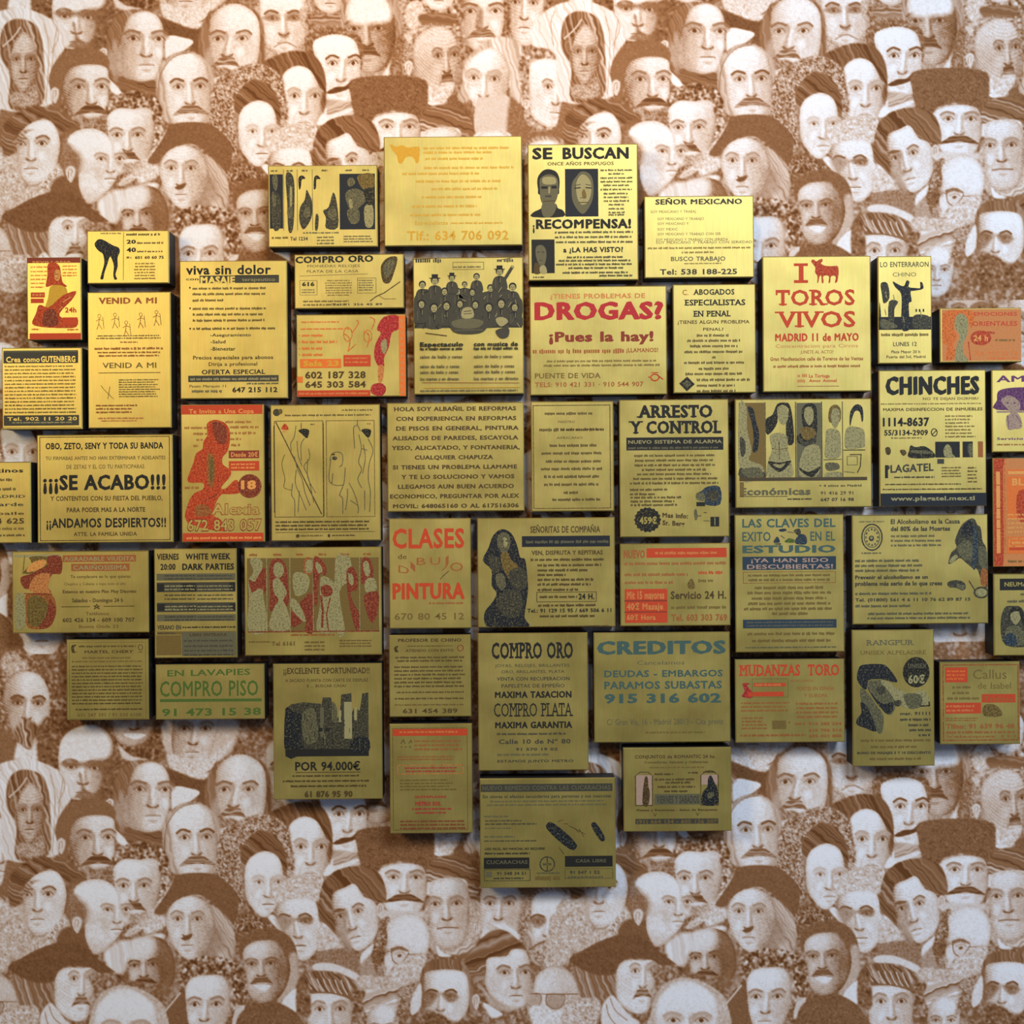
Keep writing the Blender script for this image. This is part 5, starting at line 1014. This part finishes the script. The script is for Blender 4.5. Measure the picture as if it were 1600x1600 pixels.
@ad(382,855,596,1024,'wide plaque with a strip of six maroon photographs of women')
def _(s):
    s.view(375,845,6.957)
    s.r(80,185,1510,985,'n')
    s.p('q',[(110,200),(200,180),(250,240),(230,360),(270,420),(250,560),(280,760),(290,980),(90,980),(100,600),(90,430),(150,330)]); s.p('D',[(95,420),(160,440),(185,400),(280,280),(285,560),(240,520),(190,520),(130,560)]); s.p('q',[(130,560),(230,560),(240,700),(180,760),(120,700)])
    s.l('q',9,[(292,180),(292,990)]); s.p('D',[(330,560),(320,330),(350,210),(420,185),(500,260),(525,480),(520,700),(330,760)]); s.p('q',[(365,290),(400,230),(460,250),(480,340),(430,400),(380,370)]); s.p('q',[(360,430),(430,410),(510,560),(470,640),(520,760),(540,960),(320,960),(360,740),(420,640),(370,560)])
    s.l('q',9,[(545,180),(545,990)]); s.r(550,190,690,580,'n'); s.p('d',[(700,200),(780,190),(790,350),(700,350)]); s.p('q',[(720,220),(780,210),(785,330),(720,340)]); s.p('q',[(580,360),(700,350),(760,420),(720,560),(600,590)]); s.p('D',[(790,580),(800,980),(700,980),(720,860),(650,700),(700,620)]); s.p('D',[(555,760),(640,800),(690,860),(620,920),(560,930)]); s.p('q',[(560,620),(640,680),(710,840),(690,880),(560,740)])
    s.l('q',9,[(797,180),(797,990)]); s.p('D',[(800,200),(880,195),(940,290),(930,380),(870,360),(850,560),(835,700),(805,650)]); s.p('q',[(820,240),(870,250),(900,330),(850,350)]); s.p('q',[(880,400),(1000,430),(1060,560),(1080,740),(1040,980),(830,980),(870,700)]); s.p('D',[(880,500),(960,480),(1010,540),(980,600),(900,600)]); s.l('D',24,[(880,600),(900,760),(890,940)]); s.l('D',14,[(980,620),(940,800),(960,980)])
    s.p('q',[(1040,200),(1200,190),(1200,420),(1080,560),(1140,980),(1050,980)]); s.p('D',[(1160,340),(1230,290),(1280,400),(1270,540),(1200,560),(1240,700),(1300,800),(1290,980),(1240,920),(1180,640)]); s.p('q',[(1180,360),(1230,380),(1230,480),(1190,460)])
    s.l('q',9,[(1302,180),(1302,990)]); s.r(1310,190,1505,980,'n'); s.p('D',[(1320,460),(1330,210),(1400,190),(1450,300),(1440,420),(1370,460)]); s.p('q',[(1345,240),(1390,230),(1420,330),(1390,400),(1350,340)]); s.p('q',[(1370,430),(1460,410),(1490,520),(1420,580),(1360,540)]); s.p('D',[(1350,600),(1500,560),(1500,760),(1440,900),(1380,800)]); s.l('D',12,[(90,985),(1510,985)])
    for x in (150,410,660,905,1150,1390): s.g(x-45,135,x+45,158,'d')
    s.g(550,1010,1040,1030,'d'); s.g(90,1085,330,1100,'n'); s.t('Tel 6161',340,1090,590,1135,'n',.03); s.gb(700,1080,940,1200,3,'n'); s.gb(1080,1070,1460,1160,3,'n')
@ad(608,810,736,982,'plaque reading CLASES de DIBUJO PINTURA in red handmade capitals')
def _(s):
    s.view(600,800,8.42)
    s.t('CLASES',115,210,1060,468,'R',.03); s.t('de',185,545,300,615,'N',.0)
    for ch,x,y,w_,h_ in (('D',190,690,140,100),('I',350,640,60,90),('B',430,595,120,100),('U',610,590,130,105),('J',760,640,90,110),('O',870,660,170,120)): s.t(ch,x,y,x+w_,y+h_,'d',.0,rise=[-30,-60,0,0,80,0]['DIBUJO'.index(ch)])
    s.l('N',9,[(740,885),(780,840),(850,780)]); s.t('PINTURA',110,930,1060,1138,'R',.05); s.g(590,1185,1050,1212,'d'); s.t('670 80 45 12',135,1325,1050,1415,'n',.01)
@ad(746,809,961,980,'wide plaque with a full-length dark photograph of a long-haired woman at left')
def _(s):
    s.view(735,800,6.667)
    s.p('u',[(130,500),(190,370),(240,240),(330,175),(430,220),(490,350),(520,470),(570,490),(590,640),(600,800),(580,950),(560,1100),(600,1200),(210,1200),(140,1130),(150,1030),(230,930),(270,840),(220,760),(220,600)]); s.p('m',[(290,240),(340,210),(400,230),(420,320),(390,400),(350,430),(300,380),(280,310)]); s.p('n',[(320,430),(390,420),(430,500),(500,560),(530,720),(440,760),(380,660),(330,560)]); s.p('k',[(190,450),(300,480),(310,600),(230,620)]); s.p('m',[(270,650),(340,640),(370,760),(320,810),(270,740)]); s.p('q',[(340,270),(380,270),(390,330),(360,370)]); s.p('k',[(300,860),(480,800),(540,900),(520,1050),(400,1100),(280,1000)]); s.l('K',8,[(320,300),(345,298)]); s.l('K',8,[(370,298),(395,302)]); s.l('k',7,[(345,375),(385,372)])
    s.p('k',[(400,620),(540,580),(590,700),(560,800),(430,770)])
    for i in range(16): x=200+s.rg.random()*350; y=850+s.rg.random()*320; s.l(s.rg.choice('kmK'),6,[(x,y),(x+s.rg.uniform(-30,30),y+s.rg.uniform(20,60))])
    s.t('SEÑORITAS DE COMPAÑIA',628,145,1355,215,'N',.015); s.r(540,250,1455,362,'u'); s.g(580,295,1440,325,'m'); s.t('VEN, DISFRUTA Y REPITIRAS',640,400,1380,445,'N',.02)
    for x0,y,x1 in ((630,482,1410),(700,540,1370),(700,592,1230),(700,640,1000),(700,690,1300),(700,740,1255),(700,795,1125),(705,958,1310),(720,1070,1300)): s.g(x0,y,x1,y+26,'N')
    s.f(690,835,1310,935,5,'N'); s.g(720,870,1110,895,'N'); s.t('24 H.',1125,850,1290,910,'K',.03); s.t('Tel.: 91 129 15 95 / 669 506 6 11',590,1005,1465,1045,'K',.02); s.l('N',8,[(600,1195),(1440,1188)])
@ad(969,849,1141,978,'red printed plaque headed NUEVO with a red block at lower left and Servicio 24 H.')
def _(s):
    s.view(960,835,8.42)
    s.t('NUEVO',125,200,405,305,'d',.06); s.r(425,180,1480,305,'R'); s.g(540,225,1350,260,'r')
    for x0,y,x1,i in ((135,360,1475,'d'),(135,505,970,'d'),(135,610,765,'d'),(1105,485,1435,'R'),(1105,590,1300,'n')): s.g(x0,y,x1,y+38,i)
    s.p('n',[(960,660),(1020,580),(1060,700),(990,720)]); s.r(135,715,695,1160,'R'); s.t('Mit 15 mayores',165,740,655,845,'r',.04); s.t('40€ Masaje',160,900,640,985,'r',.04); s.t('60€ Hora',160,1050,540,1120,'r',.04); s.r(130,860,690,880,'D'); s.r(130,1010,690,1025,'D')
    s.t('Servicio 24 H.',740,745,1470,848,'N',.03); s.g(745,940,1480,980,'n'); s.t('Tel. 603 303 769',745,1050,1480,1135,'d',.03)
@ad(1149,804,1319,1019,'tall plaque LAS CLAVES DEL EXITO EN EL ESTUDIO with blue bars')
def _(s):
    s.view(1140,795,6.957)
    s.t('LAS CLAVES DEL',142,105,1155,198,'B',.035); s.t('EXITO',142,245,450,348,'B',.02); s.t('EN EL',882,245,1150,348,'B',.02)
    s.p('b',[(540,225),(610,215),(620,240),(560,250)]); s.p('k',[(700,240),(760,215),(780,260),(750,290)]); s.p('b',[(480,365),(520,300),(550,360)]); s.p('G',[(600,360),(650,320),(710,340),(690,370)]); s.p('b',[(710,370),(760,280),(830,290),(845,370),(800,390)]); s.l('b',8,[(560,290),(600,320)]); s.l('b',7,[(630,250),(700,260)]); s.p('m',[(480,380),(560,370),(550,395)])
    s.t('ESTUDIO',142,395,1155,475,'B',.05); s.r(142,518,1158,662,'b'); s.t('¡YA HAN SIDO',235,535,1075,580,'p',.02); s.t('DESCUBIERTAS!',190,602,1125,650,'p',.02)
    s.f(150,685,1150,805,5,'d'); s.gb(190,695,1110,795,2,'n',.15,True)
    for x0,y,x1 in ((275,840,1025),(195,895,1105),(240,955,1060),(200,1012,1100),(155,1068,1120),(460,1122,860),(190,1340,1140),(240,1415,1090)): s.g(x0,y,x1,y+30,'n')
    s.r(142,1202,1158,1295,'b'); s.gb(165,1212,1140,1285,2,'m',.05,True); s.g(170,1495,1150,1512,'m')
@ad(1332,804,1544,975,'wide plaque with an oval coat of arms and a slumped figure losing a glass')
def _(s):
    s.view(1325,795,5.818)
    s.g(105,105,335,120,'m'); s.ring('k',220,255,92,118,13); s.ring('m',220,255,70,92,8)
    for a in range(12): s.e('m',220+55*math.cos(a*.52),255+72*math.sin(a*.52),9,11,8)
    s.e('k',215,265,24,26); s.e('q',215,262,12,12); s.g(125,390,310,406,'m')
    s.t('El Alcoholismo es la Causa',392,92,1020,135,'k',.03); s.t('del 80% de las Muertes',392,158,930,200,'k',.04); s.gb(392,225,860,350,3,'m',.3)
    s.p('k',[(975,290),(1030,160),(1100,100),(1150,95),(1180,150),(1210,180),(1225,300),(1260,380),(1265,700),(1225,700),(1180,560),(1130,540),(1070,490),(1020,450),(970,480),(920,505),(915,480),(940,400),(990,350)]); s.p('u',[(1040,170),(1120,110),(1140,220),(1100,260),(1040,240)]); s.p('m',[(990,350),(1070,290),(1130,330),(1130,450),(1060,470),(1020,420)]); s.p('b',[(1150,140),(1180,300),(1160,540),(1130,520),(1140,300)]); s.p('m',[(1190,350),(1260,380),(1262,560),(1200,520)]); s.p('q',[(920,480),(970,420),(1000,440),(950,490)]); s.p('d',[(1210,560),(1262,560),(1262,700),(1210,690)])
    s.p('k',[(905,670),(980,650),(1050,670),(1070,720),(1040,745),(980,720),(920,715)]); s.p('m',[(980,690),(1060,700),(1050,740),(1000,725)]); s.ring('k',1210,765,62,46,15); s.e('q',1210,765,48,34); s.l('k',8,[(1100,660),(1150,740)])
    s.gb(65,445,680,580,3,'m',.12); s.t('Prevenir el alcoholismo es un',65,600,725,635,'k',.03); s.t('problema más serio de lo que crees',65,655,855,695,'k',.03); s.g(65,755,760,778,'m'); s.t('Tel. (01800) 561 4 6 11 10 76 62 89 87 15',65,808,1110,838,'k',.02); s.g(65,868,560,890,'m'); s.gb(100,930,1180,1010,2,'m',.2,True)
@ad(1552,715,1722,885,'orange printed plaque with a solid border, cut by the right frame edge')
def _(s):
    s.view(1500,560,4.71)
    s.r(246,732,1300,1528,'r'); s.p('R',[(246,732),(350,738),(320,800),(320,1440),(300,1528),(246,1528)]); s.r(1000,735,1040,1525,'R'); s.r(268,830,296,1430,'o')
    for y in (930,1100,1180,1250): s.l('R',6,[(268,y),(296,y)])
    s.l('O',8,[(330,760),(330,1440)]); s.r(345,815,990,855,'O'); s.r(355,828,980,850,'o'); s.r(345,865,990,1180,'O'); s.t('BLACK JUNIOR',385,880,960,930,'o',.04); s.p('R',[(420,1000),(500,960),(700,980),(760,1100),(640,1180),(440,1200)]); s.gb(350,1130,900,1290,5,'o',.2); s.r(345,1310,990,1435,'O'); s.f(360,1325,975,1380,7,'o'); s.gb(380,1335,950,1372,1,'o',.1); s.r(360,1390,980,1410,'R'); s.g(350,1480,900,1500,'n')
@ad(1553,896,1723,1024,'green-toned plaque with a dark header bar and a woman, cut by the right frame edge')
def _(s):
    s.view(1325,795,5.818)
    s.r(1382,632,2250,738,'K'); s.t('NEUMATICOS A DOMICILIO',1425,662,2200,702,'L',.02); s.g(1570,765,2100,785,'k'); s.g(1450,825,1900,850,'k')
    s.p('k',[(1385,1060),(1420,900),(1500,880),(1580,900),(1640,1050),(1660,1235),(1430,1238)]); s.p('q',[(1475,960),(1500,930),(1550,935),(1570,990),(1530,1050),(1490,1020)]); s.p('K',[(1455,1040),(1470,930),(1520,890),(1590,930),(1600,1050),(1570,1000),(1550,930),(1480,950)]); s.p('m',[(1430,1100),(1500,1060),(1580,1090),(1620,1220),(1450,1230)]); s.p('b',[(1430,1150),(1500,1130),(1540,1230),(1435,1235)]); s.p('k',[(1800,900),(2000,880),(2050,1100),(1850,1160)]); s.g(1700,1200,2200,1225,'k')
@ad(104,999,232,1125,'square plaque of dense small brown type with a moon mark, lower left')
def _(s):
    s.view(90,985,4.848)
    s.f(90,90,668,668,3,'n'); s.p('N',[(108,112),(145,108),(125,130),(135,160),(155,155),(130,170),(108,160)]); s.g(162,112,598,126,'N'); s.t('MARTEL CHERY',205,150,575,172,'N',.03); s.ring('N',630,130,16,20,5); s.l('N',5,[(618,165),(645,165)]); s.g(190,200,560,214,'n'); s.g(108,228,640,240,'n')
    s.gb(108,258,650,565,12,'N',.03,False,.45); s.g(135,590,640,602,'N'); s.t('631 347 391 / 91 530 6108',150,625,630,652,'n',.01)
@ad(243,1038,413,1124,'low green printed plaque reading EN LAVAPIES COMPRO PISO')
def _(s):
    s.view(90,985,4.848)
    s.t('EN LAVAPIES',832,298,1460,345,'G',.02,rise=8); s.t('COMPRO PISO',775,378,1520,498,'G',.015,rise=4); s.r(775,518,1545,540,'G','lettering'); s.t('91 473 15 38',790,590,1540,645,'G',.03,rise=4)
@ad(427,1037,597,1249,'tall plaque with a dark castle photograph above POR 94.000€')
def _(s):
    s.view(420,1025,6.957)
    s.t('¡¡EXCELENTE OPORTUNIDAD!!',165,125,1100,190,'N',.03); s.t('A SACADO PLANTA CON CARTE DE DESPLAZ',185,245,1085,280,'N',.01); s.t('E ... BUSCAR CASA?',420,308,845,338,'N',.01)
    s.h('k',[(180,570),(250,520),(380,500),(580,520),(590,450),(680,450),(700,620),(770,700),(790,420),(900,405),(905,620),(930,560),(990,600),(1020,410),(1085,400),(1085,1090),(180,1090)]); s.p('u',[(182,580),(260,600),(340,620),(370,700),(350,900),(380,1040),(182,1088)]); s.r(182,1010,1085,1090,'K'); s.p('m',[(380,600),(500,580),(530,900),(400,950),(360,760)]); s.r(760,590,790,720,'q'); s.r(820,500,905,900,'q'); s.r(795,520,815,800,'k'); s.p('m',[(690,500),(740,560),(740,720),(690,700)]); s.r(560,560,600,880,'m'); s.p('m',[(590,840),(620,860),(615,960),(595,940)])
    for x,y in ((560,780),(635,780)): s.r(x-20,y,x+25,y+40,'K')
    s.p('u',[(900,920),(1000,880),(1085,900),(1085,1040),(900,1040)]); s.r(930,560,960,700,'q')
    for i in range(40): x=200+s.rg.random()*850; y=620+s.rg.random()*400; s.l(s.rg.choice('kmKK'),6,[(x,y),(x+s.rg.uniform(-6,6),y+s.rg.uniform(25,70))])
    s.t('POR 94.000€',285,1145,990,1240,'K',.02); s.l('N',6,[(290,1262),(990,1262)]); s.g(255,1290,980,1308,'N'); s.g(150,1345,1085,1365,'N'); s.g(235,1400,1055,1420,'N'); s.t('61 876 95 90',385,1465,905,1530,'N',.03)
@ad(608,992,736,1120,'square plaque of small brown type headed PROFESOR DE CHINO')
def _(s):
    s.view(600,980,4.848)
    s.t('PROFESOR DE CHINO',108,85,588,110,'N',.04); s.g(180,138,520,146,'N'); s.p('N',[(80,150),(110,140),(100,165),(112,185),(85,185)]); s.t('ATIENDO CON EXITO',165,165,530,186,'N',.02); s.ring('D',580,160,22,22,6); s.gb(80,215,615,265,2,'N',.1,True,.6)
    s.gb(78,285,620,460,6,'N',.06); s.g(95,486,605,497,'N'); s.g(80,532,605,545,'N'); s.g(80,580,600,592,'n'); s.t('631 454 389',140,615,555,650,'N',.02)
@ad(609,1131,738,1302,'tall plaque with red bar at its top and small red print, lower middle')
def _(s):
    s.view(600,980,4.848)
    s.f(68,765,632,1535,5,'n'); s.r(68,770,632,822,'R'); s.g(120,785,560,800,'r'); s.l('N',5,[(130,880),(150,850),(160,880)]); s.l('N',5,[(190,880),(205,855),(215,875)])
    for x in (135,168,200): s.e('N',x,905,5,5,8)
    s.gb(230,845,600,940,3,'d'); s.gb(105,970,540,1010,2,'d'); s.f(105,1045,600,1110,6,'r'); s.gb(150,1052,560,1102,2,'C',.1,True); s.gb(120,1145,560,1240,4,'n',.2)
    s.t('QUITAPLAGAS',230,1275,470,1292,'C',.03); s.t('METRO SOL',235,1320,430,1350,'C',.04); s.g(210,1368,510,1382,'C'); s.g(235,1398,465,1410,'C'); s.gb(120,1455,620,1535,3,'D',.03)
@ad(747,989,919,1204,'tall dark plaque reading COMPRO ORO and COMPRO PLATA in narrow capitals')
def _(s):
    s.view(740,980,6.957)
    s.t('COMPRO ORO',200,160,1085,335,'K',.03,slab=1); s.t('JOYAS, RELOJES, BRILLANTES',235,398,1045,432,'k',.0); s.t('ORO, BRILLANTES, PLATA',305,465,990,498,'k',.0); s.t('VENTA CON RECUPERACION',255,540,1045,578,'k',.02); s.t('PAPELETAS DE EMPEÑO',305,615,990,655,'k',.01)
    s.t('MAXIMA TASACION',232,695,1065,765,'K',.05); s.t('COMPRO PLATA',220,815,1080,970,'K',.0,slab=1); s.t('MAXIMA GARANTIA',232,1025,1070,1095,'K',.05); s.g(250,1145,1000,1170,'k'); s.t('Calle 10 de Nº 80',270,1215,1050,1265,'k',.02); s.t('91 570 19 02',455,1310,910,1340,'k',.03); s.g(255,1370,810,1395,'m'); s.t('ESTAMOS JUNTO METRO',255,1440,1080,1468,'k',.02)
@ad(928,988,1141,1160,'wide plaque headed CREDITOS in teal capitals with 915 316 602')
def _(s):
    s.view(915,980,6.667)
    s.t('CREDITOS',120,140,1465,275,'B',.06); s.t('Cancelamos',540,345,1030,390,'m',.0); s.t('DEUDAS - EMBARGOS',195,445,1430,515,'B',.03); s.t('PARAMOS SUBASTAS',195,560,1420,640,'B',.03); s.t('915 316 602',195,690,1410,785,'B',.05)
    s.t('C/ Gran Via, 16 - Madrid 28013 - Cita previa',220,950,1430,1015,'m',.0); s.g(620,1085,1240,1105,'n')
@ad(750,1216,962,1387,'wide plaque with two black capsules and a round cross mark, lowest of all')
def _(s):
    s.view(740,1200,6.667)
    s.r(78,165,1450,245,'k'); s.t('NUEVO REMEDIO CONTRA LAS CUCARACHAS',95,180,1430,228,'m',.015); s.t('Sin olores ni efectos secundarios para personas y sus mascotas',95,275,1435,310,'k',.02); s.gb(95,325,1440,400,2,'m',.2,True); s.g(110,490,370,508,'m'); s.g(120,538,500,552,'k'); s.g(120,570,660,588,'k'); s.g(120,615,400,630,'m'); s.g(110,700,430,720,'m'); s.g(110,748,650,762,'k'); s.t('-USO FACIL, NO MANCHA, NO REQUIERE',110,826,740,850,'K',.03); s.g(115,875,590,895,'K')
    for a,b,c,d,w in ((780,590,1050,830,42),(1245,580,1350,755,26)):
        import math as _m
        L=_m.hypot(c-a,d-b); ux,uy=(c-a)/L,(d-b)/L
        P_=[(a+ux*w*.3+ -uy*w*1.0, b+uy*w*.3+ux*w*1.0),(a-ux*w*.4,b-uy*w*.4),(a+ux*w*.3+uy*w,b+uy*w*.3-ux*w),((a+c)/2+uy*w*1.35,(b+d)/2-ux*w*1.35),(c-ux*w*.3+uy*w,d-uy*w*.3-ux*w),(c+ux*w*.4,d+uy*w*.4),(c-ux*w*.3-uy*w,d-uy*w*.3+ux*w),((a+c)/2-uy*w*1.35,(b+d)/2+ux*w*1.35)]
        s.p('u',P_); s.l('b',8,[(a+ux*w,b+uy*w),(c-ux*w,d-uy*w)])
    for k in range(5): s.l('N',5,[(880+k*55,560+k*20),(930+k*55,540+k*45)])
    s.l('N',5,[(890,830),(940,900)]); s.l('N',5,[(1010,610),(1160,690)])
    s.r(105,930,578,1045,'K'); s.t('CUCARACHAS',130,955,560,995,'m',.02); s.r(950,918,1445,1030,'K'); s.t('CASA LIBRE',1060,950,1380,985,'m',.02); s.ring('k',765,1000,75,75,11); s.t('BAYER',722,990,810,1012,'k',.02); s.l('k',9,[(765,935),(765,985)]); s.l('k',9,[(765,1018),(765,1068)]); s.g(655,1085,895,1100,'m'); s.g(640,1120,910,1165,'n')
    s.f(110,1055,585,1170,5,'k'); s.r(130,1075,185,1130,'m'); s.t('91 548 34 51',240,1075,540,1110,'k',.02); s.g(205,1135,520,1152,'k'); s.f(950,1050,1445,1150,4,'m'); s.t('91 547 1 52',1000,1070,1310,1105,'k',.02); s.g(980,1125,1350,1145,'m')
@ad(974,1168,1143,1299,'plaque with two arched panels holding dark figures above a dark phone bar')
def _(s):
    s.view(965,1155,8.42)
    s.t('CONJUNTOS de ROMANTIC 24 hs.',232,205,1290,250,'N',.03); s.t('Comedores, Salones y Cafeterias',355,285,1190,315,'N',.02); s.g(420,360,1140,380,'n')
    for x0,x1 in ((235,460),(1095,1325)):
        s.l('N',10,[(x0,870),(x0,480),(x0+60,430),(x1-60,430),(x1,480),(x1,870),(x0,870)])
    s.r(245,470,450,860,'p'); s.p('N',[(330,860),(330,700),(345,580),(360,500),(380,480),(400,520),(405,620),(425,710),(400,870)]); s.r(1105,470,1315,600,'p'); s.p('u',[(1110,860),(1120,700),(1180,630),(1190,520),(1230,480),(1270,560),(1300,620),(1318,700),(1310,865)]); s.p('m',[(1180,720),(1260,700),(1260,760),(1190,780)]); s.p('N',[(1120,440),(1210,410),(1290,440)])
    for x0,y,x1 in ((490,442,730),(930,425,1060),(490,512,1030),(630,555,960),(530,610,1030),(615,668,935)): s.g(x0,y,x1,y+28,'N')
    s.r(485,720,1085,860,'m'); s.t('VIERNES Y SABADOS',510,740,1070,840,'k',.03); s.t('Fiestas y Reuniones - Salon de Banquetes',250,915,1310,942,'N',.03); s.l('N',6,[(470,970),(490,1010),(510,970)]); s.l('N',6,[(1030,965),(1050,1005),(1075,965)]); s.r(232,1045,1320,1112,'k'); s.t('(91) 664 134 - 605 126 207',250,1055,1305,1105,'n',.03)
@ad(1149,1030,1320,1160,'plaque headed MUDANZAS TORO in red slab capitals')
def _(s):
    s.view(1140,1020,8.42)
    s.t('MUDANZAS  TORO',125,150,1445,298,'R',.03,slab=1); s.t('REALIZAMOS',810,352,1100,385,'d',.0); s.t('PORTES EN ESPAÑA',890,445,1380,495,'d',.01); s.t('Y EUROPA',980,540,1290,588,'d',.01)
    s.p('C',[(170,400),(270,400),(230,430),(290,500),(290,590),(160,570),(200,500)]); s.r(320,395,740,440,'R'); s.r(240,510,715,570,'R'); s.g(340,405,700,430,'r'); s.f(300,340,770,580,4,'n'); s.gb(150,630,800,780,3,'d',.1); s.gb(870,640,1440,870,4,'d',.1,True); s.gb(160,830,500,1010,4,'d',.2); s.r(560,890,740,1000,'n'); s.e('d',785,915,12,12)
    for y,t_ in ((915,'915 285 234'),(1000,'610 706 314'),(1075,'635 421 808')): s.t(t_,1040,y,1470,y+38,'d',.04)
    s.g(860,920,1000,945,'d'); s.g(140,1065,1000,1095,'d')
@ad(1332,984,1460,1197,'tall plaque with a dark-haired lying woman and a round black 60€ seal')
def _(s):
    s.view(1320,975,6.957)
    s.t('RANGPUR',235,170,765,230,'m',.01,slab=1); s.t('UNISEX ALPELADIRE',175,285,885,332,'n',.01)
    s.p('u',[(135,600),(150,490),(200,440),(400,435),(480,480),(570,610),(540,635),(400,600),(260,610),(240,700),(200,700)]); s.p('m',[(260,620),(400,610),(480,640),(520,720),(560,830),(520,970),(440,970),(330,820),(250,700)]); s.p('u',[(250,700),(330,800),(420,870),(520,850),(520,930),(480,975),(440,965),(340,850)]); s.p('k',[(350,690),(430,680),(440,740),(390,770),(350,740)]); s.p('q',[(390,620),(500,640),(600,780),(560,850),(500,760)]); s.l('k',9,[(360,720),(420,715)]); s.p('m',[(170,700),(240,740),(340,880),(420,1000),(400,1180),(340,1160),(240,960),(180,840)]); s.p('u',[(130,1030),(180,960),(170,850),(230,880),(280,980),(330,1110),(330,1170),(220,1130),(130,1090)]); s.p('q',[(560,700),(700,760),(860,720),(920,850),(860,900),(700,920),(600,880)]); s.p('m',[(640,770),(820,770),(830,890),(700,920)]); s.l('K',14,[(820,895),(920,890),(915,850)]); s.p('k',[(540,840),(610,830),(600,890),(550,890)])
    s.e('K',778,525,145,165,26); s.t('UNISEX',690,430,890,480,'m',.02); s.t('60€',690,555,870,645,'q',.04)
    for x0,y,x1 in ((600,1025,930),(690,1085,925),(700,1140,930),(800,1195,925),(170,1250,930),(280,1320,775),(265,1450,820)): s.g(x0,y,x1,y+26,'k' if y<1200 else 'n')
    s.t('mar. 91111',600,955,925,990,'k',.03); s.t('BONO DE MASAJES 5 Y 10 DESCUENTO',130,1385,930,1412,'k',.03)
@ad(1469,1034,1594,1163,'small ruled plaque with red blocks at the right edge, last of the lower row')
def _(s):
    s.view(1455,1020,10.67)
    s.f(200,200,1450,1455,22,'d'); s.r(235,240,610,490,'R'); s.gb(265,270,580,460,3,'O',.1); s.t('Callus',700,270,1260,435,'n',.0); s.t('de Isabel',780,490,1330,600,'n',.0)
    for x0,y,x1 in ((355,550,660),(355,645,630),(265,735,800)): s.g(x0,y,x1,y+40,'n')
    s.r(845,690,1405,830,'R'); s.t('Telefono',880,720,1360,810,'d',.03); s.r(235,830,830,1010,'R'); s.gb(250,850,740,990,2,'r',.1); s.p('n',[(880,880),(1040,860),(1160,960),(1160,1060),(880,1050)]); s.gb(240,1070,820,1140,2,'d',.2); s.t('Tlfno: 91 639 96 48',245,1180,1385,1260,'d',.03); s.g(250,1300,1390,1340,'d'); s.t('Velazquez 111',245,1370,1400,1410,'d',.02)

# ------------------------------------------------------------------ build
wall()
for x0, y0, x1, y1, label, fn in PLAQ: plaque(x0, y0, x1, y1, label, fn)
